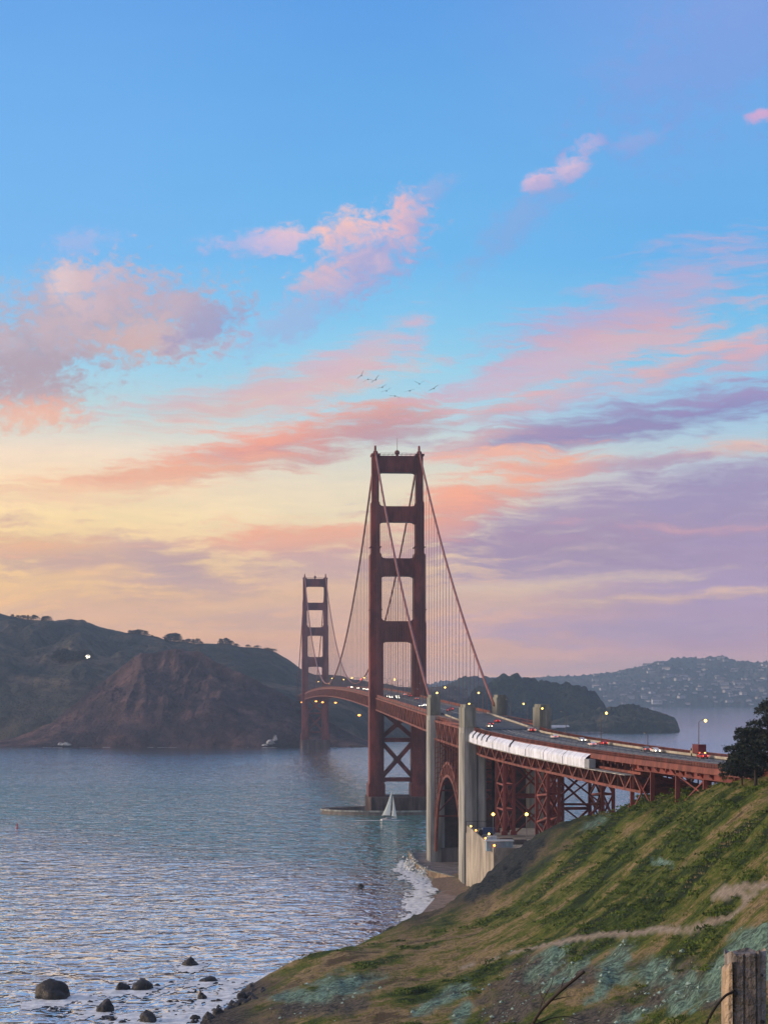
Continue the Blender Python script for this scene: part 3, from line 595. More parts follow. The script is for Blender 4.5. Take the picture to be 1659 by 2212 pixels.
def tower(y0, first=None):
    if first: return copy_tree(first, br, (0, y0, 0))
    t = empty('tower', (0, y0, 0), 0, br)
    p = MB(); p.prism([(-19, -13), (-17, -15), (17, -15), (19, -13), (19, 13), (17, 15), (-17, 15), (-19, 13)], 'z', -4, 10.6)
    for k in range(-8, 9): p.box((k * 2.1, -15.1, 4), (1.0, .5, 13))
    for k in (-1, 1):
        for j in range(-3, 4): p.box((k * 19.1, j * 3.3, 4), (.5, 1.6, 12.6))
    p.build('pier', M['pier'], t)
    for s in (-1, 1):
        b = MB()
        def st(x0, x1, yh, z0, z1):
            cx, w = s * (x0 + x1) / 2, x1 - x0
            b.box((cx, 0, (z0 + z1) / 2), (w, yh * 2 - 1.6, z1 - z0)); b.box((cx, 0, (z0 + z1) / 2 - .25), (w - 2.4, yh * 2, z1 - z0 - .5))
            b.box((cx, 0, (z0 + z1) / 2 - .5), (w - 5.0, yh * 2 + .9, z1 - z0 - 1))
            b.box((cx, 0, (z0 + z1) / 2 - .4), (w + .5, yh * 2 - 5, z1 - z0 - .8))
            b.box((cx, 0, z1 + .15), (w - .7, yh * 2 - 2.2, .9))
        st(8.2, 18.3, 9.6, 10.4, 18.4); st(8.9, 17.4, 8.2, 18.4, 70); st(9.3, 17.3, 8.0, 70, 119); st(10.2, 17.1, 7.2, 119, 161)
        st(11.2, 16.4, 6.2, 161, 193.3); st(11.7, 15.8, 5.2, 193.3, 222.2)
        for z in (126.5, 165.5): b.box((s * 13.7, 0, z), (8.0 if z < 150 else 7.0, 15 if z < 150 else 13, .5))
        b.box((s * 13.7, 0, 222.9), (5.6, 12, 1.0)); b.box((s * 13.7, 0, 224.2), (3.4, 8, 2.2), taper=.7)
        b.build('leg', M['steel'], t)
        f = MB(); f.tube([(s * 13.7, 0, 225), (s * 13.7, 0, 226.6), (s * 13.7, 0, 228.4), (s * 13.7, 0, 229)], [.9, .75, .7, .45], 10); f.build('finial', M['steel'], t)
    def strut(z0, z1, xi, rb, rt, yh, ribs=True):
        pl = []
        def arc(cx, cz, r, a0, a1):
            for k in range(5): a = R(a0 + (a1 - a0) * k / 4); pl.append((cx + r * math.cos(a), cz + r * math.sin(a)))
        arc(-xi + rb, z0 - rb, rb, 180, 90); arc(xi - rb, z0 - rb, rb, 90, 0); arc(xi - rt, z1 + rt, rt, 0, -90); arc(-xi + rt, z1 + rt, rt, -90, -180)
        b = MB(); b.prism(pl, 'y', -yh, yh)
        if ribs:
            n = 13
            for k in range(n):
                x = (k - (n - 1) / 2) * (2 * xi - 2.4) / (n - 1)
                for sy in (-1, 1): b.box((x, sy * (yh + .12), (z0 + z1) / 2), (.7, .5, z1 - z0 - 1.2))
        b.box((0, 0, z1 - .35), (2 * xi - 2 * rt, yh * 2 + .9, .6)); b.box((0, 0, z0 + .5), (2 * xi - 2 * rb, yh * 2 + .9, .6))
        b.build('portal_strut', M['steel'], t)
    strut(106.6, 119.4, 10.4, 4.2, 3.2, 5.0); strut(147.5, 158.5, 11.0, 3.6, 3.2, 4.6); strut(181.2, 190.9, 11.8, 3.4, 3.0, 4.2); strut(212, 222.2, 12.0, 2.8, 1.6, 3.8)
    strut(44.2, 46.8, 9.3, 1.2, 1.0, 4.0, False); strut(19.6, 22.0, 9.3, 2.4, 1.0, 4.0, False); strut(63, 70, 9.3, 1.0, .5, 5.0, False)
    for (z0, z1) in ((22, 44.2), (46.8, 64)):
        b = MB()
        for s in (-1, 1): b.bar((s * 9.6, 0, z0 + .4), (-s * 9.6, 0, z1 - .4), 6.0 + s * .3, 2.5, up=(0, 0, 1))
        b.box((0, 0, (z0 + z1) / 2), (4.4, 6.8, 4.2)); b.build('cross_brace', M['steel'], t)
    b = MB(); b.tube([(0, 0, 222), (0, 0, 223.3)], .8, 8); b.ball((0, 0, 224.7), 1.6, 12, 8); b.tube([(0, 0, 226), (0, 0, 234)], [.16, .08], 6); b.build('beacon', M['steel'], t)
    b = MB()
    for sy in (-3.6, 3.6):
        for k in range(9): b.bar((-11 + k * 2.75, sy, 222.4), (-11 + k * 2.75, sy, 224.0), .12)
        b.bar((-11, sy, 224), (11, sy, 224), .14); b.bar((-11, sy, 223.2), (11, sy, 223.2), .1)
    b.build('railing', M['steel'], t)
    return t
t1 = tower(0); t1['label'] = 'tall orange red bridge tower standing in the water beside the stone coloured fender'
t2 = tower(LM, t1); t2['label'] = 'smaller looking distant bridge tower before the dark headland'

def strip(name, pts, prof, m, parent, closed=True):        # sweep an (x, z) profile along a list of y, z0
    b = MB(); n = len(prof)
    vs = [(x, y, z0 + z) for (y, z0) in pts for (x, z) in prof]; fs = []
    for i in range(len(pts) - 1):
        for k in range(n if closed else n - 1): fs.append((i * n + k, i * n + (k + 1) % n, (i + 1) * n + (k + 1) % n, (i + 1) * n + k))
    b.add(vs, fs); return b.build(name, m, parent)
ys = list(np.arange(-LS + 8, LM + LS + 1, 15.24)); yz = [(y, ztc(y)) for y in ys]
strip('deck', yz, [(-13.2, -.1), (-13.2, -1.0), (13.2, -1.0), (13.2, -.1)], M['steel_road'], br)
strip('roadway', yz, [(-9.4, .30), (-9.4, 0.02), (9.4, 0.02), (9.4, .30)], M['asphalt'], br)
for s in (-1, 1):
    strip('sidewalk', yz, [(s * 9.5, .02), (s * 13.1, .02), (s * 13.1, .42), (s * 9.5, .42)], M['concrete_dark'], br)
    strip('railing', yz, [(s * 13.05, .44), (s * 13.2, .44), (s * 13.2, 1.75), (s * 13.05, 1.75)], M['steel_road'], br)
b = MB()
for x in (-6, -3, 3, 6):
    for i in range(0, len(ys) - 1): b.box((x, ys[i] + 4, ztc(ys[i] + 4) + .312), (.18, 4.5, .012))
for i in range(len(ys) - 1): b.bar((0, ys[i], ztc(ys[i]) + .318), (0, ys[i + 1], ztc(ys[i + 1]) + .318), .3, .012)
b.build('lane_marking', M['paint'], br)
def truss(y0, y1, n, zf, xs_, depth, m, parent, name='lattice_truss', wd=.75):
    b = MB(); P = [y0 + (y1 - y0) * i / n for i in range(n + 1)]
    for i in range(n):
        a, c = P[i], P[i + 1]; za, zc = zf(a), zf(c)
        b.bar((xs_, a, za - .45), (xs_, c, zc - .45), .9, .9); b.bar((xs_, a, za - depth), (xs_, c, zc - depth), .9, .9)
        b.bar((xs_, a, za - .5), (xs_, a, za - depth), .5, wd)
        if i % 2: b.bar((xs_, a, za - .5), (xs_, c, zc - depth), .5, wd * .9)
        else: b.bar((xs_, a, za - depth), (xs_, c, zc - .5), .5, wd * .9)
    return b.build(name, m, parent)
for s in (-1, 1):
    truss(-LS + 8, -8, 44, ztc, s * 13.7, 7.6, M['steel_road'], br)
    truss(9, LM - 9, 168, ztc, s * 13.7, 7.6, M['steel_road'], br)
    truss(LM + 9, LM + LS, 44, ztc, s * 13.7, 7.6, M['steel_road'], br)
b = MB()
for y in np.arange(-LS + 10, LM + 60, 7.62):
    b.box((0, y, ztc(y) - 1.9), (27, .5, 1.7)); b.box((0, y, ztc(y) - 7.5), (27, .5, .6))
b.build('floor_beam_lattice', M['steel_road'], br)
for s in (-1, 1):
    pts = [(s * 13.7, y, zcab(y)) for y in np.concatenate([np.linspace(-LS, 0, 25), np.linspace(0, LM, 81)[1:], np.linspace(LM, LM + LS, 13)[1:]])]
    MB().tube(pts, .62, 8).build('main_cable', M['cable'], br, smooth=True)
sus = []
for k in range(1, 23): sus += [(s, -k * 15.24) for s in (-1, 1)]
for k in range(1, 84): sus += [(s, k * 15.24) for s in (-1, 1)]
rest = MB()
for i, (s, y) in enumerate(sus):
    z1, z0 = zcab(y) - .4, ztc(y) + .3
    if z1 - z0 < 1.5: continue
    b = MB() if i < 100 else rest
    b.box((s * 13.7, y, (z0 + z1) / 2), (.2, .2, z1 - z0))
    if i < 100: b.build('suspender', M['rope'], br)
tag(rest.build('suspender_ropes', M['rope'], br), kind='stuff')

# fender ring of the near tower
b = MB(); n = 48
ring = [(46 * math.cos(2 * math.pi * k / n) * (1 if abs(math.cos(2 * math.pi * k / n)) < .99 else 1.03), 25 * math.copysign(abs(math.sin(2 * math.pi * k / n)) ** .8, math.sin(2 * math.pi * k / n))) for k in range(n)]
inn = [(x * .9, y * .86) for x, y in ring]
vs = [(x, y, z) for (z, rg) in ((-4, ring), (2.6, ring), (2.6, inn), (-4, inn)) for x, y in rg]
b.add(vs, [(j * n + k, j * n + (k + 1) % n, (j + 1) * n + (k + 1) % n, (j + 1) * n + k) for j in range(3) for k in range(n)])
ringc = [(x * 1.012, y * 1.02) for x, y in ring]
vs = [(x, y, z) for (z, rg) in ((1.9, ringc), (2.9, ringc), (2.9, ring), (2.62, ring)) for x, y in rg]
fend = empty('pier_fender', BO, BR, label='oval concrete fender ring around the foot of the near bridge tower', cat='fender')
b.build('ring_wall', M['concrete_dark'], fend)
b = MB(); b.add(vs, [(j * n + k, j * n + (k + 1) % n, (j + 1) * n + (k + 1) % n, (j + 1) * n + k) for j in range(3) for k in range(n)]); b.build('coping', M['concrete'], fend)

# ------------------------------------------------------------------ concrete pylons
def pylon(c, rz, s, ztop, zlow, win, label):
    o = empty('concrete_pylon', (c[0], c[1], 0), rz, label=label, cat='pylon', group='concrete pylons flanking the arch')
    xo = 17.0; b = MB()
    def blk(x0, x1, y0, y1, z0, z1): b.box((s * (x0 + x1) / 2, (y0 + y1) / 2, (z0 + z1) / 2), (abs(x1 - x0), y1 - y0, z1 - z0))
    blk(xo - 4.9, xo, -7.0, 7.5, -2, ztop - 9)
    blk(xo - 4.5, xo + .25, -4.4, 5.0, -2, ztop - 11)
    blk(xo - 3.4, xo - 1.4, -7.12, 7.6, -2, ztop - 10)
    b.build('shaft', M['concrete'], o)
    b = MB(); blk(xo - win, xo - 4.9, -6.4, 7, -2, zlow); blk(xo - win + .6, xo - 5.6, -6.8, 7.3, -2, zlow - 3)
    b.build('lower_pier', M['concrete'], o)
    b = MB(); blk(xo - 4.7, xo - .15, -6.7, 7.2, ztop - 9, ztop - 1.2); blk(xo - 4.2, xo - .6, -6.1, 6.6, ztop - 1.2, ztop)
    blk(xo - 3.4, xo - 1.4, -7.1, 7.5, ztop - 8.5, ztop - 2.4); b.build('upper_block', M['concrete_top'], o)
    b = MB(); blk(xo - win - .4, xo + .8, -8.2, 8.6, -3, 1.5); b.build('plinth', M['concrete_dark'], o)
    return o
S1, S2 = (36.3, 812), (46.7, 715)
pylon(S1, R(4.8), -1, 74.6, 58, 6.5, 'pale concrete pylon between the bridge tower and the steel arch, water side')
pylon(S1, R(4.8), 1, 74.6, 58, 6.5, 'concrete pylon top where the east cable comes down to the roadway')
pylon(S2, R(6.0), -1, 71.2, 60.5, 8.6, 'largest concrete pylon with broad grey face beside the white sheeting')
pylon(S2, R(6.0), 1, 71.2, 60.5, 8.6, 'concrete pylon rising across the roadway behind the lit cars')

# ------------------------------------------------------------------ steel arch between the pylons
arch = empty('steel_arch', (41.4, 763.5, 0), R(6.0), label='orange red steel arch span with tall spandrel columns between two concrete pylons', cat='arch bridge')
def zar(y): return 62.55 + .0185 * y + .4
def e_in(y): return 7 + 34.3 * math.sqrt(max(0, 1 - (y / 38.0) ** 2))
def e_out(y): return 7 + 39.6 * math.sqrt(max(0, 1 - (y / 40.6) ** 2))
for s in (-1, 1):
    X = s * 14.9; b = MB(); A1 = []; A2 = []
    for k in range(33):
        a = math.pi * k / 32; A1.append((X, 38.0 * math.cos(a), 7 + 34.3 * math.sin(a))); A2.append((X, 40.4 * math.cos(a), 7 + 39.6 * math.sin(a)))
    for A in (A1, A2):
        for p, q_ in zip(A[:-1], A[1:]): b.bar(p, q_, 1.1, .9, up=(1, 0, 0))
    for k in range(32):
        b.bar(A1[k], A2[k], .5, .5, up=(1, 0, 0)); b.bar(A1[k + k % 2], A2[k + 1 - k % 2], .45, .45, up=(1, 0, 0))
    b.build('arch_rib_lattice', M['steel_road'], arch)
    for k in range(-5, 6):
        y = k * 7.5; b = MB(); z0 = e_out(y) - .5; z1 = zar(y) - 8
        for dx in (-.55, .55): b.box((X + dx, y, (z0 + z1) / 2), (.35, .5, z1 - z0))
        for z in np.arange(z0 + 1, z1, 2.2): b.bar((X - .5, y, z), (X + .5, y, z + 1.1), .2)
        b.build('spandrel_column', M['steel_road'], arch)
    truss(-41, 41, 11, zar, X, 8.2, M['steel_road'], arch)
    b = MB(); b.box((X, 0, 63.2), (.2, 82, .6)); 
    for k in range(42): b.box((X, -41 + k * 2, 64.2), (.12, .14, 1.7))
    b.bar((X, -41, zar(-41) + 2.0), (X, 41, zar(41) + 2.0), .16); b.bar((X, -41, zar(-41) + 1.0), (X, 41, zar(41) + 1.0), .12); b.build('railing_lattice', M['steel_road'], arch)
b = MB()
for k in range(-5, 6):
    b.box((0, k * 7.5, zar(k * 7.5) - 1.6), (29.5, .6, 2.0)); b.box((0, k * 7.5, zar(k * 7.5) - 8), (29.5, .5, .6))
    b.bar((-14.8, k * 7.5, e_out(k * 7.5)), (14.8, k * 7.5, e_out(k * 7.5)), .7); b.bar((-14.8, k * 7.5, e_out(k * 7.5) + 1), (14.8, k * 7.5, zar(k * 7.5) - 8), .5); b.bar((14.8, k * 7.5, e_out(k * 7.5) + 1), (-14.8, k * 7.5, zar(k * 7.5) - 8), .5)
b.build('lateral_lattice', M['steel_road'], arch)
def zrd(y): return 61.75 + (66.05 - 61.75) * (y + 50) / 105
SP = [(y, zrd(y)) for y in (-54, -40, -20, 0, 20, 40, 57)]
strip('deck', SP, [(-13.4, -.4), (-13.4, -1.4), (13.4, -1.4), (13.4, -.4)], M['steel_road'], arch)
strip('roadway', SP, [(-10.2, 0), (-10.2, -.38), (10.2, -.38), (10.2, 0)], M['asphalt'], arch)
for s in (-1, 1):
    strip('sidewalk', SP, [(s * 10.3, -.38), (s * 13.3, -.38), (s * 13.3, .12), (s * 10.3, .12)], M['concrete_dark'], arch)
    strip('curb_rail', SP, [(s * 10.3, .14), (s * 10.6, .14), (s * 10.6, .8), (s * 10.3, .8)], M['barrier'], arch)
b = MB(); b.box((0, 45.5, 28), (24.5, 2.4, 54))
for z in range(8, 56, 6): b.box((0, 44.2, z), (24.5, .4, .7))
b.build('cross_wall', M['brown_wall'], arch)  # dark brown puts the shade below the deck into the wall colour
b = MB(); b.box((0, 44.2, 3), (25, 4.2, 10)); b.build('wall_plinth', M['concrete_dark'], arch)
b = MB(); b.box((5.3, -46.5, 27), (19.5, 2.0, 52)); b.build('cross_wall', M['brown_wall'], arch)  # colour darkened for the shaded recess between the pylon shafts

# ------------------------------------------------------------------ approach viaduct
wp = [(34.2,713,62.9),(36,691,62.15),(44.3,641,60.8),(51.8,590,60.2),(58.4,545,59.8),(65.2,503,59.6),(71.5,470,59.5),(77.2,445,59.3),(84.5,418,59.1),(95.5,383,58.9),(112,340,58.6)]
def catmull(P, n=10):
    P = [Vector(p) for p in P]; P = [2 * P[0] - P[1]] + P + [2 * P[-1] - P[-2]]; out = []
    for i in range(1, len(P) - 2):
        for k in range(n):
            t = k / n; a, b_, c, d = P[i - 1:i + 3]
            out.append(.5 * (2 * b_ + (c - a) * t + (2 * a - 5 * b_ + 4 * c - d) * t * t + (3 * b_ - a - 3 * c + d) * t ** 3))
    return out + [P[-2]]
we = catmull(wp)
vd = [(we[min(i + 1, len(we) - 1)] - we[max(i - 1, 0)]).normalized() for i in range(len(we))]
vn = [Vector((-d.y, d.x, 0)).normalized() for d in vd]          # towards the east edge (travel is southward)
sl = [0.0]
for i in range(1, len(we)): sl.append(sl[-1] + (we[i] - we[i - 1]).length)
VW = 25.5
def via(s, lat=0, dz=0):              # point on the viaduct: s metres south of the last pylon, lat metres in from the west edge, dz above the rail top
    i = max(0, min(len(we) - 2, int(np.searchsorted(sl, s)) - 1)); t = (s - sl[i]) / (sl[i + 1] - sl[i])
    return we[i].lerp(we[i + 1], t) + vn[i].lerp(vn[i + 1], t) * lat + Vector((0, 0, dz))
ST = sl[-1]
def s_at(px_, lat=0):
    S = np.linspace(0, ST - 1, 900); return float(S[np.argmin([abs(px(via(s, lat)) - px_) for s in S])])
vr = empty('approach_viaduct', (46.7, 715, 0), 0, label='curving orange red steel approach viaduct on lattice legs above the grassy slope', cat='viaduct')
def vloc(p): return (p[0] - 46.7, p[1] - 715, p[2])
def vstrip(name, s0, s1, prof, m, step=4.0):
    n = len(prof); S = np.arange(s0, s1 + .01, step); vs = [vloc(via(s, l, z)) for s in S for (l, z) in prof]
    fs = [(i * n + k, i * n + (k + 1) % n, (i + 1) * n + (k + 1) % n, (i + 1) * n + k) for i in range(len(S) - 1) for k in range(n)]
    return MB().add(vs, fs).build(name, m, vr)
vstrip('deck', 0, ST - 1, [(-.4, -2.0), (-.4, -2.6), (VW + .4, -2.6), (VW + .4, -2.0)], M['steel_road'])
vstrip('roadway', 0, ST - 1, [(2.6, -1.35), (2.6, -1.98), (VW - 2.6, -1.98), (VW - 2.6, -1.35)], M['asphalt'])
for l0 in (.3, VW - 2.5): vstrip('sidewalk', 0, ST - 1, [(l0, -1.2), (l0, -1.98), (l0 + 2.2, -1.98), (l0 + 2.2, -1.2)], M['concrete_dark'])
for l0 in (2.35, VW - 2.75): vstrip('curb_rail', 0, ST - 1, [(l0, -.55), (l0, -1.18), (l0 + .3, -1.18), (l0 + .3, -.55)], M['barrier'])
for l0 in (-.05, VW - .15):
    b = MB(); S = np.arange(0, ST - 1, 2.0)
    for s in S[:-1]:
        for z, h in ((0, .16), (-.55, .1), (-1.1, .14)): b.bar(vloc(via(s, l0 + .1, z - .1)), vloc(via(s + 2, l0 + .1, z - .1)), .16, h)
        for k in range(2): p = via(s + k, l0 + .1, 0); b.box(vloc(p - Vector((0, 0, .65))), (.22, .22, 1.3))
        for k in range(5): p = via(s + k * .4 + .2, l0 + .1, 0); b.box(vloc(p - Vector((0, 0, .65))), (.1, .1, 1.2))
    b.build('railing', M['steel_road'], vr)
    vstrip('fascia', 0, ST - 1, [(l0 - .25, -1.2), (l0 - .25, -2.2), (l0 + .2, -2.2), (l0 + .2, -1.2)], M['steel_road'])
b = MB()
for s in np.arange(2, ST - 8, 7.4):
    for l in (6.8, 10.9, 14.9, 18.9): b.bar(vloc(via(s, l, -1.335)), vloc(via(s + 5.2, l, -1.335)), .2, .012)
for s in np.arange(2, ST - 6, 4): b.bar(vloc(via(s, 12.9, -1.33)), vloc(via(s + 4, 12.9, -1.33)), .3, .012)
b.build('lane_marking', M['paint'], vr)
for l in (1.2, VW - 1.2):             # deep lattice trusses
    b = MB(); S = np.arange(0, s_at(1374, 1.2) + 7 if l < 5 else 300, 7.0); T0 = lambda s: -5.2 + min(0, (s - 40) * -.0); dep = lambda s: -10.2 + .6 * max(0, 1 - abs(s - 150) / 150)
    for i, s in enumerate(S[:-1]):
        a0, a1, c0, c1 = via(s, l, -5.0), via(s, l, dep(s)), via(s + 7, l, -5.0), via(s + 7, l, dep(s + 7))
        b.bar(vloc(a0), vloc(c0), .7, .7); b.bar(vloc(a1), vloc(c1), .75, .75); b.bar(vloc(a0), vloc(a1), .4, .4)
        b.bar(vloc(a0 if i % 2 else a1), vloc(c1 if i % 2 else c0), .5, .55)
        b.bar(vloc(a0), vloc(via(s, l, -2.3)), .4, .4)
    b.build('lattice_truss', M['steel_road'], vr)
b = MB()
for s in np.arange(0, ST - 8, 7.0):
    b.bar(vloc(via(s, .3, -3.0)), vloc(via(s, VW - .3, -3.0)), .5, .9)
    if s < 236: b.bar(vloc(via(s, 1.2, -10.0)), vloc(via(s, VW - 1.2, -10.0)), .5, .5); b.bar(vloc(via(s, 1.2, -5)), vloc(via(s, VW - 1.2, -9.8)), .4, .4); b.bar(vloc(via(s, 1.2, -5.1)), vloc(via(s, VW - 1.2, -5.1)), .4, .5)
for l in (6, 10, 14.5, 19): 
    for s in np.arange(0, ST - 8, 7.0): b.bar(vloc(via(s, l, -2.9)), vloc(via(s + 7, l, -2.9)), .35, .6)
b.build('floor_beam_lattice', M['steel_road'], vr)
for l in (1.3, VW - 1.3):             # plate girders of the southern spans
    b = MB()
    for s in np.arange(s_at(1374, 1.2), ST - 4, 6.0):
        b.bar(vloc(via(s, l, -3.2)), vloc(via(s + 6, l, -3.2)), .3, 1.8); b.bar(vloc(via(s, l, -2.32)), vloc(via(s + 6, l, -2.32)), .9, .2); b.bar(vloc(via(s, l, -4.1)), vloc(via(s + 6, l, -4.1)), .9, .2)
        p = via(s, l - .2, -3.2); b.box(vloc(p), (.35, .35, 1.7))
        b.bar(vloc(via(s, l - 1.5, -2.3)), vloc(via(s, l, -3.9)), .3, .5)
    b.build('plate_girder', M['steel'], vr)
def support(s0, s1, lats, ztop, zb, brace=True):
    t = empty('support_tower', (0, 0, 0), 0, vr)
    cols = {}
    for l in lats:
        for s in (s0, s1):
            top = via(s, l, ztop); g = max(zb, float(ground(top.x, top.y)) - 1.5) if zb is None or zb < 90 else zb
            cols[(l, s)] = (top, Vector((top.x, top.y, g)))
            b = MB(); b.bar(vloc(cols[(l, s)][1]), vloc(top), 1.1, 1.1)
            b.box(vloc(cols[(l, s)][1] + Vector((0, 0, .6))), (2.2, 2.2, 1.4)); b.build('column', M['steel'], t)
    def panel(k1, k2, n, w, nm):
        (a1, a0), (c1, c0) = cols[k1], cols[k2]; b = MB(); n = min(n, max(1, round((a1.z - a0.z) / 8)))
        if n == 1: w *= .7
        for i in range(n):
            t0, t1_ = i / n, (i + 1) / n; p0, p1, q0, q1 = a0.lerp(a1, t0), a0.lerp(a1, t1_), c0.lerp(c1, t0), c0.lerp(c1, t1_)
            b.bar(vloc(p0), vloc(q1), w, w); b.bar(vloc(q0), vloc(p1), w, w); b.bar(vloc(p1), vloc(q1), w * 1.4, w * 1.4)
        b.build(nm, M['steel'], t)
    for l in lats: panel((l, s0), (l, s1), 4, .45, 'lattice_brace')
    for i in range(len(lats) - 1):
        panel((lats[i], s0), (lats[i + 1], s0), 4 if lats[i + 1] - lats[i] < 6 else 2, .5 if lats[i + 1] - lats[i] < 6 else .7, 'lattice_brace'); panel((lats[i], s1), (lats[i + 1], s1), 4 if lats[i + 1] - lats[i] < 6 else 2, .5, 'lattice_brace')
    return t
support(s_at(1073, 2), s_at(1089, 2), (2, 5.5, 20, 23.5), -9.6, 25)
support(s_at(1159, 2), s_at(1184, 2), (2, 5.5, 20, 23.5), -9.6, 24)
support(s_at(1368, 2), s_at(1412, 2), (1.6, 23.5), -4.2, 30)
support(s_at(1466, 2), s_at(1526, 2), (1.6, 23.5), -4.2, 30)
support(s_at(1620, 2), s_at(1660, 2), (1.6, 23.5), -4.2, 30)

# white containment sheeting hung on the west side
sh = empty('containment_sheeting', tuple(via(0)), 0, label='white plastic sheeting enclosure wrapped along the side of the curving viaduct', cat='sheeting')
o0 = via(0)
def panelq(s0, s1, prof, m, name, k=0):
    vs = []; n = len(prof); S = np.linspace(s0, s1, max(3, int((s1 - s0) / 2.5)))
    for i, s in enumerate(S):
        for j, (l, z) in enumerate(prof):
            p = via(s, l + (.05 * math.sin(s * 1.7 + j) if 0 < j < n - 1 else 0), z + .04 * math.sin(s * 2.3 + j * 2)); vs.append(tuple(p - o0))
    fs = [(i * n + q_, i * n + q_ + 1, (i + 1) * n + q_ + 1, (i + 1) * n + q_) for i in range(len(S) - 1) for q_ in range(n - 1)]
    o = MB().add(vs, fs).build(name, m, sh); md = o.modifiers.new('thick', 'SOLIDIFY'); md.thickness = .12; return o
sE = s_at(1262, -2); cuts = np.linspace(1, sE, 8)
for i in range(7):
    d = .06 * (i % 2)
    panelq(cuts[i], cuts[i + 1] + .2, [(-.2, -1.35 - d), (-1.7, -2.5 - d), (-2.1 - d, -3.2 - d), (-2.1 - d, -5.4)], M['sheet'], 'sheet_panel')
b = MB(); n_ = [via(sE + .3, l, z) - o0 for (l, z) in ((-.3, -2.8), (-2.2, -2.8), (-2.2, -5.3), (-.3, -5.3))] + [via(sE + 5.5, l, z) - o0 for (l, z) in ((-.3, -2.8), (-2.2, -2.8), (-2.2, -5.3), (-.3, -5.3))]
b.add(n_, [(0, 1, 2, 3), (7, 6, 5, 4), (0, 4, 5, 1), (1, 5, 6, 2), (2, 6, 7, 3), (3, 7, 4, 0)]); b.build('end_panel', M['sheet_grey'], sh)
for x_ in (1027, 1036, 1046, 1057, 1108):
    s = s_at(x_, -1); b = MB(); b.tube([via(s - 2.2, .2, -.6) - o0, via(s - 1, -.6, -1.4) - o0, via(s, -1.9, -2.6) - o0, via(s + 1.0, -2.35, -3.4) - o0], .24, 6); b.build('strap', M['dark'], sh)
for c in cuts[1:-1]:
    b = MB(); b.tube([via(c, l, z) - o0 for (l, z) in ((-.15, -1.3), (-1.75, -2.45), (-2.22, -3.2), (-2.24, -5.4))], .09, 5); b.build('seam', M['sheet_grey'], sh)
b = MB()
for s in np.arange(0, sE + 40, 4): b.bar(via(s, -1.0, -5.55) - o0, via(s + 4, -1.0, -5.55) - o0, 2.6, .22)
b.build('platform', M['concrete'], sh)

# ------------------------------------------------------------------ road positions for vehicles and lamps
def road(u):                           # u: metres, 0 at the near tower, negative southwards; -> centre point, heading, half width
    if u > -LS + 6: return bw(0, u, ztc(u) + .32), Vector((-math.sin(BR), math.cos(BR), 0))
    if u > -LS - 88:
        t = (-LS + 6 - u) / 94; a = bw(0, -LS + 6, ztc(-LS + 6) + .32); c = via(4, VW / 2, -1.33); d = (a - c).normalized(); return a.lerp(c, t), Vector((d.x, d.y, 0)).normalized()
    s = min(ST - 3, -LS - 88 - u + 4); a, c = via(s, VW / 2, -1.33), via(max(0, s - 2), VW / 2, -1.33); d = c - a
    return a, Vector((d.x, d.y, 0)).normalized()
RU = np.concatenate([np.arange(-LS - 88 - ST + 8, 0, 2.0), np.arange(0, LM, 6.0)])
RS = [road(u) for u in RU]
def find(x, y, lo=-11, hi=11, dz=.7, fixed=None):
    best = None
    for (c, h) in RS:
        for lat in ([fixed] if fixed is not None else np.arange(lo, hi + .1, .5)):
            p = c + Vector((h.y, -h.x, 0)) * lat; xx = px(p); yy = YH - (p.z + dz - HC) / p.y * F
            e = abs(xx - x) + 2.5 * abs(yy - y) * (fixed is None)
            if best is None or e < best[0]: best = (e, p, h, lat)
    return best[1:]
LANES = [-7.5, -4.5, -1.6, 1.6, 4.5, 7.5]

def make_car(root):
    b = MB(); b.prism([(-2.2, .35), (2.2, .35), (2.28, .7), (2.1, .95), (1.0, 1.02), (-1.9, 1.05), (-2.25, .95), (-2.28, .6)], 'x', -.88, .88)
    b.prism([(.95, 1.0), (.25, 1.46), (-1.15, 1.48), (-1.85, 1.03)], 'x', -.74, .74); o = b.build('body', M['car_white'], root)
    b = MB(); b.prism([(.86, 1.03), (.24, 1.41), (-1.1, 1.43), (-1.72, 1.05)], 'x', -.76, .76); b.build('window_glass', M['glass'], root)
    for x in (-.8, .8):
        for y in (-1.35, 1.38):
            w = MB(); w.tube([(x - .11, y, .33), (x + .11, y, .33)], .33, 12); w.build('wheel', M['rubber'], root)
        h = MB(); h.ball((x * .78, 2.24, .68), .17, 8, 6); h.build('headlight', M['lamp_w'], root)
        h = MB(); h.ball((x * .82, -2.25, .78), .15, 8, 6); h.build('tail_light', M['lamp_r'], root)
car0 = empty('car', (0, 0, -500)); make_car(car0); first_car = [True]
def paint(root, m):
    for ch in root.children:
        if ch.name.startswith('body'):
            ch.material_slots[0].link = 'OBJECT'; ch.material_slots[0].material = m
def car(x, y, color, head, label, lane=None, group=None, lights=1.0):
    p, h, lat = find(x, y) if lane is None else find(x, y, fixed=lane)
    lat2 = min(LANES, key=lambda v: abs(v - lat)); p = p + Vector((h.y, -h.x, 0)) * (lat2 - lat)
    rz = math.atan2(-h.x, h.y) + (math.pi if head < 0 else 0)
    if first_car[0]: c = car0; first_car[0] = False
    else: c = copy_tree(car0)
    c.location = p; c.rotation_euler = (0, 0, rz); tag(c, label, 'car', group); paint(c, M['car_' + color])
    if lights * .5 > 1.0:
        for ch in c.children:
            if 'light' in ch.name:
                b = MB(); yy = 2.24 if ch.name.startswith('head') else -2.25; xx = .62 if ch.data.vertices[0].co.x > 0 else -.62
                me = ch.data.copy(); ch.data = me
                for v in me.vertices: v.co = Vector((xx, yy, .75)) + (v.co - Vector((xx, yy, .7))) * (lights * .55)
    return c
G_ = 'cars crossing the bridge'
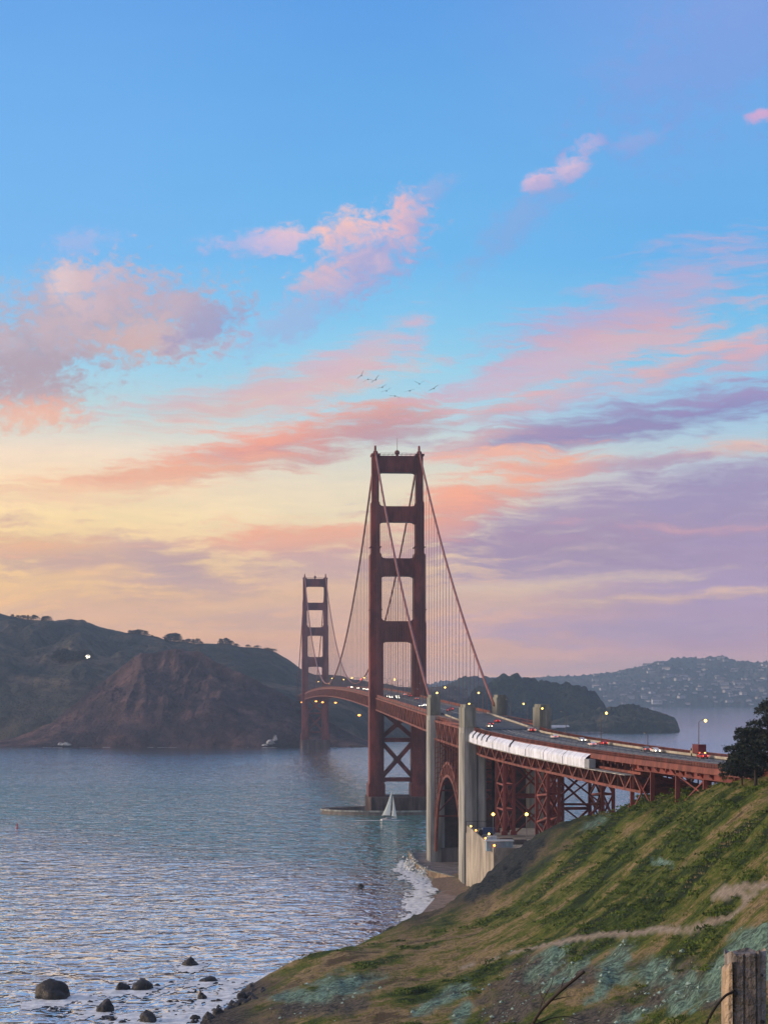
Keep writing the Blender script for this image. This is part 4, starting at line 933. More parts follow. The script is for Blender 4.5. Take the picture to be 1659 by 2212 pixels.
car(1050,1568,'tan',-1,'tan car with headlights on above the dark straps of the white sheeting',None,G_,1.7)
car(1062,1563,'maroon',1,'dark maroon car on the viaduct just past the tan car with headlights',None,G_)
car(1068,1557,'red',1,'bright red car on the viaduct beside the tall concrete pylon',None,G_,1.5)
car(1150,1577,'red',1,'orange red car next to the white car with bright headlights',None,G_,1.3)
car(1166,1574,'white',-1,'white car with bright headlights below the far roadway pylon',None,G_,2.2)
car(1207,1591,'white',1,'white car alone at mid roadway above the sheeting',None,G_)
car(1256,1598,'silver',-1,'small silver car ahead of the pinkish red one',None,G_)
car(1300,1605,'red',1,'pinkish red car with a pale one close behind it on the viaduct',None,G_)
car(1289,1607,'white',1,'pale car tucked behind the pinkish red car',None,G_)
car(1402,1618,'grey',1,'grey car beside the long white car above the red girder',None,G_)
car(1436,1621,'white',-1,'long white car above the red plate girder',None,G_)
car(1541,1631,'red',1,'red car half hidden at the edge of the dark cypress',None,G_,1.2)
car(980,1531,'red',1,'red car with glowing tail lights on the arch span between the pylons',None,G_,1.8)
car(972,1534,'maroon',1,'dark maroon car following the red one over the arch span',None,G_,1.6)
for i, (x, y, c, hd, g) in enumerate([(838,1504,'black',-1,2.6),(850,1506,'silver',-1,2.4),(858,1504,'grey',-1,2.6),(862,1507,'black',-1,2.2),(876,1500,'white',1,1.6),(886,1503,'maroon',1,1.6),(912,1524,'blue',-1,2),(919,1523,'white',-1,2.4),(765,1483,'white',-1,4.2),(777,1486,'black',-1,3.2),(786,1488,'grey',-1,3),(795,1489,'white',-1,3),(752,1481,'silver',1,2),(900,1509,'grey',1,1.6),(926,1513,'silver',1,1.5)]):
    far = i >= 8 and i <= 12
    car(x, y, c, hd, 'distant car with lights on at the crest of the main span' if far else ('small car with headlights on near the foot of the near tower' if hd < 0 else 'small car seen from behind on the span before the near tower'), None, ('cars at the crest of the main span' if far else 'oncoming cars by the near tower' if hd < 0 else 'cars heading north by the near tower'), g)
# truck with a dark red box
p, h, lat = find(1508, 1617, dz=1.8); tr = empty('box_truck', p, math.atan2(-h.x, h.y), label='box truck with dark red cargo box and pale cab under the tall street lamp', cat='truck')
b = MB(); b.box((0, -1.2, 2.2), (2.3, 5, 2.5)); b.build('cargo_box', M['car_maroon'], tr)
b = MB(); b.prism([(1.5, .6), (3.3, .6), (3.35, 1.5), (2.8, 2.4), (1.5, 2.45)], 'x', -1.05, 1.05); b.build('cab', M['car_tan'], tr)
b = MB(); b.prism([(2.0, 1.55), (3.2, 1.55), (2.78, 2.25), (2.0, 2.25)], 'x', -1.08, 1.08); b.build('window_glass', M['glass'], tr)
b = MB(); b.box((0, -.2, .75), (1.0, 6.6, .35)); b.build('chassis', M['dark'], tr)
for x in (-.95, .95):
    for y in (-2.4, 2.4): MB().tube([(x - .14, y, .45), (x + .14, y, .45)], .45, 12).build('wheel', M['rubber'], tr)
    MB().ball((x * .8, -3.72, 1.1), .2, 8, 6).build('tail_light', M['lamp_r'], tr)
p, h, _ = find(1524, 1627, dz=.9); bl = empty('warning_beacon', p, 0, label='yellow warning light on a short stand by the viaduct kerb', cat='beacon')
MB().tube([(0, 0, 0), (0, 0, .8)], .08, 8).build('stand', M['dark'], bl); MB().ball((0, 0, 1.0), .34, 8, 6).build('lamp_bulb', M['lamp_y'], bl)

# street lamps
def lamp(p, rz, lit, hgt=9.0, arm=1.9, label='', group=None, bulb=.34):
    o = empty('street_lamp', p, rz, label=label, cat='street lamp', group=group)
    MB().tube([(0, 0, 0), (0, 0, hgt * .5), (0, 0, hgt)], [.17, .13, .10], 8).build('pole', M['pole'], o)
    MB().tube([(0, 0, hgt - .1), (arm * .25, 0, hgt + .4), (arm * .6, 0, hgt + .62), (arm, 0, hgt + .65)], .075, 6).build('arm', M['pole'], o)
    b = MB(); b.box((arm + .15, 0, hgt + .66), (.9, .4, .22)); b.build('lamp_hood', M['pole'], o)
    b = MB(); b.ball((arm + .2, 0, hgt + .40), bulb if lit else .26, 10, 6); b.build('lamp_bulb', M['lamp_y'] if lit else M['lamp_off'], o)
    return o
GL = 'street lamps along the bridge sidewalks'
for (x, lab) in ((1297, 'lit street lamp on a tall pole against the pale bay water'), (1508, 'lit street lamp above the dark red box truck')):
    s = s_at(x, VW - .8); lamp(via(s, VW - .8, -1.2), R(-20), True, 9.4, 1.7, lab, bulb=.42)
for (x, lit, lab) in ((1181, True, 'lit street lamp at the foot of the pylon across the roadway'), (1222, False, 'unlit street lamp just south of the pylon across the roadway')):
    s = s_at(x, VW - .8); lamp(via(s, VW - .8, -1.2), R(180), lit, 8.6, 1.5, lab)
s = s_at(1398, VW - .8); lamp(via(s, VW - .8, -1.2), R(180), False, 4.5, .8, 'short unlit lamp post on the far rail of the viaduct')
for i, y in enumerate(np.arange(-LS + 20, LM - 40, 45.7)):
    near = y < 60
    for s_ in (-1, 1):
        lit = (i * 2 + (s_ > 0)) % 7 in (0,) or (near and s_ > 0 and i in (0,))
        lamp(bw(s_ * 11.4, y, ztc(y) + .42), BR + (math.pi if s_ > 0 else 0), lit, 8.6, 1.8, ('lit yellow street lamp on the side span before the near tower' if lit else 'unlit street lamp on the side span before the near tower') if near else ('lit street lamp on the main span beyond the near tower' if lit else 'unlit street lamp on the main span beyond the near tower'), GL, .42 if near else .5)
for k, (y, s_) in enumerate(((-30, -1), (-30, 1), (10, -1), (10, 1))):
    c = Vector((41.4, 763.5, 0)); q_ = Vector((s_ * 12.6, y, 0)); q_.rotate(Matrix.Rotation(R(6), 3, 'Z')); p = c + q_; p.z = zrd(y) + .1
    lamp(p, R(6) + (math.pi if s_ > 0 else 0), k in (0, 1), 8.2, 1.5, ('lit street lamp over the arch span beside the largest pylon' if k == 0 else 'lit street lamp on the east rail of the arch span' if k == 1 else 'unlit street lamp over the arch span'), 'street lamps over the arch span' if k > 1 else None)

# work lights hung under the far deck
for (x, y, Y, lab) in ((653,1517,2430,'orange work light beside the distant tower on its seaward side'),(683,1515,2425,'orange work light under the deck between the legs of the distant tower'),(697,1517,2400,'bright orange work light under the deck at the inner leg of the distant tower'),(725,1518,2330,'orange work light under the deck just past the distant tower'),(776,1545,1800,'orange light on a platform hanging low under the main span')):
    p = at(x, y, Y); o = empty('work_light', p, 0, label=lab, cat='work light')
    MB().ball((0, 0, 0), 1.0, 10, 6, (1.5, 1, .8)).build('lamp_bulb', M['lamp_o'], o)
    MB().box((0, 0, 1.4), (5 if Y > 2000 else 7, 3, .4)).build('platform', M['pole'], o)
    b = MB(); zt = ztc(600 if Y < 2000 else 1200) - 7 - p.z
    for dx in (-1.8, 1.8): b.bar((dx, 0, 1.4), (dx, 0, max(zt, 4)), .22)
    b.build('hanger_rope', M['pole'], o)
o = empty('navigation_light', bw(13.7, 560, zcab(560) + 1.2), 0, label='small red light on the main cable low point near the distant tower', cat='light')
MB().ball((0, 0, 0), .9, 8, 6).build('lamp_bulb', M['lamp_r'], o); MB().tube([(0, 0, -1.2), (0, 0, 0)], .15, 6).build('stand', M['dark'], o)

# ------------------------------------------------------------------ anchorage with its yard
an = empty('anchorage', (0, 0, 0), 0, label='tall tan concrete anchorage block with a row of lights along its parapet', cat='anchorage')
poly = [(31.2, 704), (35.6, 601), (62, 604), (58, 707)]
MB().prism(poly, 'z', -2, 24).build('block', M['concrete_tan'], an)
for t in (.12, .9):
    c = Vector((31.2, 704, 0)).lerp(Vector((35.6, 601, 0)), t); b = MB(); b.box((c.x + .46, c.y, 10.8), (1.0, 12, 26), R(2.5)); b.build('buttress', M['concrete_tan'], an)
b = MB(); b.bar((31.5, 703, 24.7), (35.8, 601.5, 24.7), .5, 1.5); b.bar((36, 601.3, 24.7), (61.5, 604, 24.7), .5, 1.5); b.build('parapet', M['concrete_tan'], an)
Lm = [(1003,1786,'yellow'),(1020,1795,'orange'),(1033,1803,'yellow'),(1021,1812,'orange'),(1038,1822,'yellow'),(1050,1833,'orange'),(1056,1833,'orange')]
wl_ = lambda t: Vector((31.6, 702, 25.5)).lerp(Vector((35.9, 602.5, 25.5)), t)
for (x, y, c) in Lm:
    ts = np.linspace(0, 1, 400); off = 0 if (x, y) not in ((1033, 1803), (1038, 1822)) else 3.0
    t = float(ts[np.argmin([abs(YH - (25.9 - HC) / wl_(k).y * F - y) for k in ts])]); p = wl_(t) + Vector((off, 0, -1.5 if off else 0))
    o = empty('parapet_lamp', p, 0, label=c + ' lamp on the anchorage wall, ' + {1003: 'at the corner by the pylon', 1020: 'second from the pylon', 1033: 'set in from the wall behind the second', 1021: 'halfway along the parapet', 1038: 'set in from the wall by the blue shed', 1050: 'at the end of the parapet', 1056: 'on the outer corner by the blue shed'}[x], cat='lamp')
    MB().tube([(0, 0, -.3), (0, 0, .5 + (1.6 if off else 0))], .07, 6).build('stand', M['dark'], o); MB().ball((0, 0, .6 + (1.6 if off else 0)), .34, 8, 6).build('lamp_bulb', M['lamp_y'] if c == 'yellow' else M['lamp_o'], o)
for (x, y, Y, lab) in ((1065, 1759, 662, 'round yellow lamp beside the slim lattice support'), (1137, 1759, 640, 'round yellow lamp between the two lattice supports')):
    p = at(x, y, Y); o = empty('yard_lamp', (p.x, p.y, 24), 0, label=lab, cat='lamp')
    MB().tube([(0, 0, 0), (0, 0, p.z - 24)], .12, 8).build('pole', M['pole'], o); MB().ball((0, 0, p.z - 24), .56, 10, 6).build('lamp_bulb', M['lamp_y'], o)
p = at(1078, 1840, 607); o = empty('site_shed', (p.x, p.y, 24), R(3), label='pale blue flat roofed site shed on the anchorage yard', cat='shed')
b = MB(); b.box((0, 0, 1.6), (8.6, 4, 3.2)); b.build('wall', mat('shed_blue', (.22, .34, .42), .7), o)
b = MB(); b.box((0, 0, 3.35), (9.2, 4.6, .35)); b.build('roof', mat('shed_roof', (.5, .58, .6), .7), o)
b = MB(); b.box((-2.6, -2.06, 1.3), (1.2, .12, 2.2)); b.build('door', M['sheet_grey'], o)
p = at(1050, 1790, 668); o = empty('utility_truck', (p.x, p.y, 24), R(96), label='dark parked utility truck behind the parapet of the anchorage', cat='truck')
b = MB(); b.box((0, -.8, 1.9), (2.3, 4.4, 2.4)); b.build('cargo_box', M['car_blue'], o)
b = MB(); b.prism([(1.4, .5), (3.2, .5), (3.2, 1.4), (2.6, 2.3), (1.4, 2.3)], 'x', -1, 1); b.build('cab', M['car_black'], o)
for x in (-.9, .9):
    for y in (-2, 2.2): MB().tube([(x - .14, y, .42), (x + .14, y, .42)], .42, 12).build('wheel', M['rubber'], o)
p = at(1030, 1790, 684); o = empty('mesh_gate', (p.x, p.y, 24), R(4), label='dark tubular gate frame standing by the base of the largest pylon', cat='gate')
b = MB()
for q_ in (((-4, 0, 0), (-4, 0, 4.2)), ((-4, 0, 4.2), (4, 0, 4.2)), ((4, 0, 4.2), (4, 0, 0)), ((0, 0, 0), (0, 0, 4.2))): b.bar(*q_, .18)
b.build('frame', M['dark'], o); b = MB()
for k in range(16): b.bar((-3.9 + k * .52, 0, .2), (-3.9 + k * .52, 0, 4.1), .05)
b.build('mesh', M['pole'], o)
for k, (x, y, Y, dx, dz, m, lab) in enumerate([(1062,1808,650,3.4,1.3,'sheet','white tarp covered crate at the foot of the slim lattice support'),(1093,1815,636,4.5,1.6,'brown_wall','low brown material crate on the yard beyond the blue shed'),(1120,1808,632,5,1.5,'concrete_dark','grey material crate between the lattice supports')]):
    p = at(x, y, Y); o = empty('material_crate', (p.x, p.y, 24), .1 * k, label=lab, cat='crate')
    b = MB(); b.box((0, 0, dz / 2 + .15), (dx, 2, dz)); b.build('box', M[m], o); b = MB()
    for q_ in (-1, 0, 1): b.box((q_ * dx * .4, 0, .08), (.3, 2.1, .16))
    b.build('pallet', M['wood'], o)

# shore works by the pylons: sea wall, plaza and concrete apron
b = MB(); b.prism([(14.2, 790), (19, 760), (29, 733), (62, 726), (70, 860), (12, 850)], 'z', -3, 1.9); b.build('plaza_ground', M['concrete_dark']); tag(C.objects['plaza_ground'], kind='structure')
sw = empty('sea_wall', (0, 0, 0), 0, label='curved tan sea wall where the surf breaks below the pylons', cat='wall'); b = MB(); pts = [(11.8, 851), (13.9, 790), (18.8, 759.6), (29, 732.4)]
for p, q_ in zip(pts[:-1], pts[1:]): b.bar((*p, .4), (*q_, .4), .8, 4.2)
b.build('wall', mat('sea_wall_stone', (.22, .17, .12), .9, var=.4), sw)
b = MB()
for p, q_ in zip(pts[:-1], pts[1:]): b.bar((*p, 2.6), (*q_, 2.6), 1.1, .25)
b.build('coping', M['concrete_top'], sw)
ap = [at(*k) for k in ((984,1921,700.8),(953,1925,694.4),(911,1972,626.8),(925,1997,596),(1016,1950,656.7))]
b = MB(); vs = [(p.x, p.y, p.z) for p in ap] + [(p.x, p.y, -1.5) for p in ap]; n = 5
b.add(vs, [tuple(range(5))] + [(i, (i + 1) % 5, 5 + (i + 1) % 5, 5 + i) for i in range(5)]); o = b.build('concrete_apron', mat('apron_concrete', (.21, .165, .14), .85, var=.3)); tag(o, kind='structure')

# ------------------------------------------------------------------ rocks in the water
def rock_mesh(w, h, seed, d=None):
    r2 = np.random.default_rng(seed); bm = bmesh.new(); bmesh.ops.create_icosphere(bm, subdivisions=4, radius=1)
    dirs = r2.normal(size=(9, 3)); dirs /= np.linalg.norm(dirs, axis=1)[:, None]; offs = .7 + .3 * r2.random(9); ox = r2.random() * 40
    co = np.array([v.co for v in bm.verts]); r = np.ones(len(co))
    for dd, of in zip(dirs, offs):
        k = co @ dd; r = np.where(k > of, r * (1 - .75 * (k - of)), r)
    r = r * (1 + .65 * fbm(co[:, 0] * 1.5 + ox, co[:, 1] * 1.5 + co[:, 2] * 1.3, 5, seed) + .45 * np.abs(fbm(co[:, 2] * 2.4 + ox, co[:, 0] * 2 - co[:, 1], 4, seed + 2)))
    co = co * r[:, None]; co[:, 2] *= np.where(co[:, 2] > 0, 1.0 - .25 * np.hypot(co[:, 0] + .2, co[:, 1]), 1); co = co * np.array([w / 2, (d or w * .8) / 2, h]); co[:, 2] = np.where(co[:, 2] < 0, co[:, 2] * .4, co[:, 2])
    for v, c in zip(bm.verts, co): v.co = c
    me = bpy.data.meshes.new('rock'); bm.to_mesh(me); bm.free(); me.materials.append(M['rock']); me.polygons.foreach_set('use_smooth', [True] * len(me.polygons)); return me
rocks = [(113,2160,8.9,4.6,'largest dark sea rock, humped, ringed by foam'),(263,2140,3.9,2.2,'low dark sea rock at the end of the long rock pair'),(305,2139,6.6,2.6,'long low weedy sea rock joined to a smaller one'),(410,2087,4.6,2.3,'dark sea rock standing alone, farther out from the cliff'),(450,2122,4.4,1.6,'flat dark sea rock with white water on one side'),
 (226,2187,5.2,3.2,'jagged twin topped sea rock in churning foam'),(318,2209,4.8,2.8,'blocky dark sea rock at the lower edge of the surf'),(436,2160,2.4,1.6,'small pointed sea rock beside the shore boulders'),(522,2160,3.0,2.0,'grey boulder at the foot of the cliff point'),(241,2206,2.0,1.1,'small dark rock below the twin topped rock'),(195,2167,1.6,.8,'small awash rock beside the twin topped rock'),(265,2211,1.9,.8,'small awash rock next to the blocky one')]
foam_src = []
for i, (x, y, w, h, lab) in enumerate(rocks):
    Y = F * HC / (y - YH); p = at(x, y, Y); o = bpy.data.objects.new('sea_rock', rock_mesh(w, h, 20 + i)); C.objects.link(o); o.location = (p.x, p.y + w * .3, 0); o.rotation_euler = (0, 0, i * .9)
    tag(o, lab, 'rock'); foam_src.append((p.x, p.y, w * .75 + 1.6))
small = [(340,2131,1.8),(370,2124,1.5),(283,2122,1.3),(368,2166,1.6),(382,2165,1.4),(412,2164,1.7),(397,2168,1.2),(473,2164,1.7),(420,2139,1.1),(435,2138,1.0),(377,2186,1.2),(340,2183,1.1)]
for i, (x, y, w) in enumerate(small):
    Y = F * HC / (y - YH); p = at(x, y, Y); o = bpy.data.objects.new('small_sea_rock', rock_mesh(w, w * .42, 50 + i)); C.objects.link(o); o.location = (p.x, p.y, 0)
    tag(o, 'small dark rock just breaking the surface between the larger sea rocks', 'rock', 'small rocks awash off the cliff'); foam_src.append((p.x, p.y, w * .7 + .8))
for i in range(34):
    t = i / 33; x = 430 + 150 * t ** .8 + random.uniform(-22, 22); y = 2212 - 70 * t + random.uniform(-14, 14); Y = F * HC / (y - YH); p = at(x, y, Y); w = random.uniform(1.2, 3.4)
    o = bpy.data.objects.new('shore_boulder', rock_mesh(w, w * .5, 80 + i)); C.objects.link(o); o.location = (p.x, p.y, max(-.2, float(ground(p.x, p.y)) * .5)); o.rotation_euler = (0, 0, i)
    tag(o, 'dark wet boulder heaped along the foot of the cliff', 'boulder', 'boulders along the shore'); 
kn = hit(852, 2022); kn = at(852, 2016, 540); o = bpy.data.objects.new('grassy_knob', rock_mesh(9.5, 3.4, 131, 7)); C.objects.link(o); o.location = (kn.x, kn.y, kn.z - 1.6); tag(o, 'dark rounded rock knob at the cliff edge above the beach', 'rock')
p = at(780, 1915, F * HC / (1915 - YH)); o = bpy.data.objects.new('sea_rock', rock_mesh(2.6, 1.2, 140)); C.objects.link(o); o.location = (p.x, p.y, 0); tag(o, 'lone dark rock off the surf line below the pylons', 'rock')

# foam: patches around the rocks, surf along the beach, wake of the sailing boat
def foam(name, x0, x1, y0, y1, step, field):
    X, Y = np.meshgrid(np.arange(x0, x1, step), np.arange(y0, y1, step * 2.2)); keep = field(X, Y) > 0; ny, nx = X.shape; idx = np.arange(nx * ny).reshape(ny, nx)
    qk = keep[:-1, :-1] & keep[1:, 1:] & keep[1:, :-1] & keep[:-1, 1:]; qf = np.stack([idx[:-1, :-1], idx[:-1, 1:], idx[1:, 1:], idx[1:, :-1]], -1)[qk]
    u_, iv = np.unique(qf, return_inverse=True); Z = .12 + .35 * np.clip(field(X, Y), 0, 1) * (vnoise(X * .9, Y * .5, 3))
    jx = (vnoise(X * 3.1, Y * 2.7, 1) - .5) * step; jy = (vnoise(X * 2.7, Y * 3.3, 2) - .5) * step * 2
    o = mesh_np(name, np.stack([(X + jx).ravel(), (Y + jy).ravel(), Z.ravel()], 1)[u_], iv.reshape(-1, 4), M['foam'], smooth=True); return tag(o, kind='stuff')
def f_rocks(X, Y):
    d = np.full(X.shape, -1.)
    for (a, b_, r) in foam_src: d = np.maximum(d, 1 - np.hypot((X - a) / 1.5, (Y - b_ + r * .4) / 2.6) / r)
    shore = 1 - np.abs(tps(X, Y) + 1.4) / 2.6
    band = .75 - np.abs((Y - (436 + .25 * (X + 60))) / 9.0) - np.clip((-66 - X) / 8, 0, 1) - np.clip((X + 28) / 6, 0, 1)
    return np.maximum(np.maximum(d, shore * .8), band) * .55 + .75 * fbm(X / 5, Y / 14, 4, 2) - 1.5 * np.abs(fbm(X / 1.9, Y / 5.5, 5, 4, .6)) - .03
foam('surf_foam', -92, -18, 408, 525, .32, f_rocks)
def f_beach(X, Y):
    sx = np.interp(Y, [560, 588, 612, 640, 680, 710, 740, 775, 800, 830], [4, 9, 11.5, 13.5, 17.5, 20, 18.5, 14.5, 11.5, 9])
    d = (sx - X); w = np.interp(Y, [560, 600, 640, 700, 760, 790, 830], [4, 8, 11, 13, 12, 11, 3])
    return np.where(d < -1.2, -1, .62 - np.abs(d - w * .38) / w) + .9 * fbm(X / 5, Y / 16, 4, 3) - 2.3 * np.abs(fbm(X / 1.8, Y / 6, 5, 5, .6)) + .08
foam('beach_surf_foam', -14, 22, 556, 832, .34, f_beach)
p0 = Vector(((840 - CX) / F * 1087, 1087, 0))
def f_wake(X, Y): return .55 - np.abs(Y - (p0.y - 4 + .02 * (X - p0.x))) / (3.2 + .05 * np.abs(X - p0.x)) - np.clip((p0.x - X - 14) / 30, 0, 1) - np.clip((X - p0.x - 9) / 2, 0, 2) + .7 * fbm(X / 3, Y / 5, 4, 1)
foam('wake_foam', p0.x - 46, p0.x + 14, 1070, 1096, .5, f_wake)
def f_far(X, Y): return .5 - np.abs(Y - (2447 + 6 * fbm(X / 90, X / 60, 2, 1))) / 7 + 1.1 * fbm(X / 22, Y / 12, 4, 5) - .1
foam('shore_foam', -560, -60, 2436, 2452, 1.6, f_far)
# splash against the sea wall
pts_ = []; r2 = np.random.default_rng(5)
cs = np.concatenate([np.stack([r2.normal(11.2, 1.5, 500), r2.normal(794, 5, 500), np.abs(r2.normal(0, 1.9, 500))], 1), np.stack([r2.normal(15.6, 1.2, 300), r2.normal(764, 4, 300), np.abs(r2.normal(0, 1.4, 300))], 1)])
v, f = leaf_tris(cs, .25 + .5 * r2.random(len(cs))); tag(mesh_np('splash_foam', v, f, M['foam'], smooth=False), kind='stuff')

# ------------------------------------------------------------------ sailing boat, buoy, birds
bo = empty('sailing_boat', p0, R(-72), label='white sailing boat heeling under mainsail and jib before the fender ring', cat='sailboat')
bo.rotation_euler = (R(0), R(7), R(-48))          # local +y is the bow
def hull_mesh():
    b = MB(); st_ = [(-6, .9, .9), (-4, 1.5, .95), (-1, 1.9, 1.0), (2, 1.7, 1.1), (4.5, .9, 1.25), (6.3, .05, 1.4)]; vs = []
    for (y, w, zt) in st_: vs += [(-w, y, zt), (-w * .9, y, .3), (-w * .45, y, -.4), (w * .45, y, -.4), (w * .9, y, .3), (w, y, zt)]
    fs = [(i * 6 + k, i * 6 + (k + 1) % 6, (i + 1) * 6 + (k + 1) % 6, (i + 1) * 6 + k) for i in range(5) for k in range(6)] + [(0, 1, 2, 3, 4, 5)]
    return b.add(vs, fs)
hull_mesh().build('hull', M['car_white'], bo)
b = MB(); b.box((0, -.6, 1.35), (1.9, 4.2, .7), taper=.8); b.build('cabin', M['car_grey'], bo)
MB().tube([(0, .8, .8), (0, .8, 18.6)], [.14, .09], 8).build('mast', M['pole'], bo)
MB().tube([(0, .8, 2.6), (-1.3, -4.9, 2.6)], .09, 6).build('boom', M['pole'], bo)
def sail(name, luff, clew, n=12):
    b = MB(); vs = []; fs = []
    for i in range(n + 1):
        t = i / n; a = Vector(luff[0]).lerp(Vector(luff[1]), t); c = Vector(clew).lerp(Vector(luff[1]), t)
        c -= (c - a) * .16 * math.sin(math.pi * t)
        for j in range(7): u = j / 6; q_ = a.lerp(c, u); q_ += Vector((-.9 * math.sin(math.pi * u) * (1 - t) ** .6, 0, 0)); vs.append(tuple(q_))
    for i in range(n):
        for j in range(6): fs.append((i * 7 + j, i * 7 + j + 1, (i + 1) * 7 + j + 1, (i + 1) * 7 + j))
    o = b.add(vs, fs).build(name, M['sail'], bo); md = o.modifiers.new('thick', 'SOLIDIFY'); md.thickness = .05
sail('mainsail', ((0, .7, 2.8), (0, .7, 18.2)), (-1.3, -4.8, 2.8))
sail('jib', ((0, 6.0, 1.7), (0, 1.7, 14.6)), (-.9, 2.7, 2.2))
p = at(38, 1789, F * HC / (1789 - YH)); o = empty('channel_buoy', (p.x, p.y, 0), 0, label='small red channel buoy afloat on the open water', cat='buoy'); o.scale = (.72, .72, .72)
MB().tube([(0, 0, -.4), (0, 0, .7)], 1.1, 14).build('float', M['car_red'], o)
b = MB()
for k in range(4): b.bar((.8 * math.cos(k * 1.57), .8 * math.sin(k * 1.57), .7), (.25 * math.cos(k * 1.57), .25 * math.sin(k * 1.57), 3.2), .14)
b.tube([(0, 0, 1.6), (0, 0, 3.3)], [.7, .45], 10); b.build('frame_tower', M['car_red'], o); MB().ball((0, 0, 3.7), .35, 8, 6).build('lantern', M['car_red'], o)

def bird(bank, flap, heading):
    me = MB(); me.tube([(0, -.62, 0), (0, -.4, .0), (0, -.1, 0), (0, .25, .02), (0, .45, .08), (0, .62, .10), (0, .82, .06)], [.03, .10, .16, .13, .08, .085, .02], 8)
    for s in (-1, 1):
        t = math.tan(flap); vs = [(0, .28, .08), (0, -.22, .06)]; prof = [(.5, .34, -.16), (.95, .26, -.14), (1.35, .05, -.2)]
        pts = []
        for (x, yf, yb) in prof:
            z = .08 + x * t - .18 * max(0, x - .5) * (1 if t > 0 else .4); pts += [(s * x, yf, z + .03), (s * x, yb, z)]
        vs += pts; me.add(vs + [(a, b_, c - .035) for a, b_, c in vs], [(0, 2, 3, 1), (2, 4, 5, 3), (4, 6, 7, 5), (8, 9, 11, 10), (10, 11, 13, 12), (12, 13, 15, 14), (0, 8, 10, 2), (2, 10, 12, 4), (4, 12, 14, 6), (6, 14, 15, 7), (7, 15, 13, 5), (5, 13, 11, 3), (3, 11, 9, 1)])
    return me
birds = [(781,811.5,50,.35,'dark bird banking steeply, first of the flock'),(795,819.5,8,-.35,'brown bird with drooping wings, second in the flock'),(812,820.5,45,.3,'brown bird banked upright beside the second one'),(826,836.5,20,.2,'pale grey bird a little below the banked pair'),(835,844.5,22,.3,'bluish grey bird with one wing lifted low in the flock'),(853,855.5,-12,-.15,'lowest grey bird of the flock, gliding flat'),(885,844.5,12,.15,'small grey bird gliding midway along the flock'),(906,829.5,0,.55,'dark bird with wings raised in a V'),(937,839.5,32,.2,'last dark bird trailing the flock')]
for i, (x, y, bank, flap, lab) in enumerate(birds):
    p = at(x, y, 600 + 5 * (i % 4)); o = bird(bank, flap, 0).build('bird', M['bird']); o.location = p; o.rotation_euler = (R(8), R(-bank), R(-14 + 9 * (i % 3))); o.scale = (1.3,) * 3
    tag(o, lab, 'bird', 'birds flying above the near tower')

# ------------------------------------------------------------------ trees
def tree(name, p, h, w, m, seed, n, leaf, label, group=None, wind=.0, layers=5, trunk_h=.35):
    r2 = np.random.default_rng(seed); o = empty(name, p, 0, label=label, cat='tree', group=group); b = MB()
    b.tube([(0, 0, -.6), (wind * h * .06, 0, h * .25), (wind * h * .16, .1, h * .5), (wind * h * .3, 0, h * .85)], [h * .035, h * .028, h * .02, h * .006], 8)
    C_, S_ = [], []
    for k in range(layers * 3):
        zt = h * (trunk_h + (.97 - trunk_h) * (k / (layers * 3 - 1)) ** .9); a = k * 2.4 + r2.random(); rr2 = w * .5 * (1 - .72 * (k / (layers * 3)) ** 1.4) * (.65 + .5 * r2.random())
        e = Vector((math.cos(a) * rr2 + wind * zt * .35, math.sin(a) * rr2, zt + r2.normal() * h * .02)); s0 = Vector((wind * zt * .3, 0, zt * .82))
        b.tube([s0, s0.lerp(e, .5) + Vector((0, 0, -h * .01)), e], [h * .011, h * .008, h * .003], 5)
        nn = n // (layers * 3); th = r2.random(nn) * 2 * np.pi; rd = r2.random(nn) ** .5
        sx = w * (.26 - .12 * k / (layers * 3)); L = np.array(s0.lerp(e, .72))[None] + np.stack([rd * np.cos(th) * sx * 1.25, rd * np.sin(th) * sx * 1.1, r2.normal(0, h * .024, nn) + (1 - rd ** 2) * h * .035], 1)
        C_.append(L); S_.append(np.full(nn, leaf) * (.6 + .8 * r2.random(nn)))
    b.build('trunk', M['bark'], o, smooth=True)
    v, f = leaf_tris(np.concatenate(C_), np.concatenate(S_)); v[:, 2] = v[:, 2]
    mesh_np('crown', v, f, m, o, smooth=False); return o
def gz_(x, y): return float(ground(x, y))
for (x, y, Y, h, w, sd, n, wind, lab) in ((1632,1690,405,13.2,13.5,1,9000,-.10,'dark wind shaped cypress standing at the end of the viaduct'),(1690,1690,400,17.5,15,2,9000,-.12,'taller dark cypress behind the wind shaped one, cut by the frame edge'),(1602,1690,418,8.0,8.5,3,5000,-.1,'small low cypress under the edge of the larger one')):
    p = at(x, y, Y); tree('cypress_tree', (p.x, p.y, gz_(p.x, p.y) - .2), h, w, M['needle'], sd, n, .34, lab, None, wind, 6, .30)
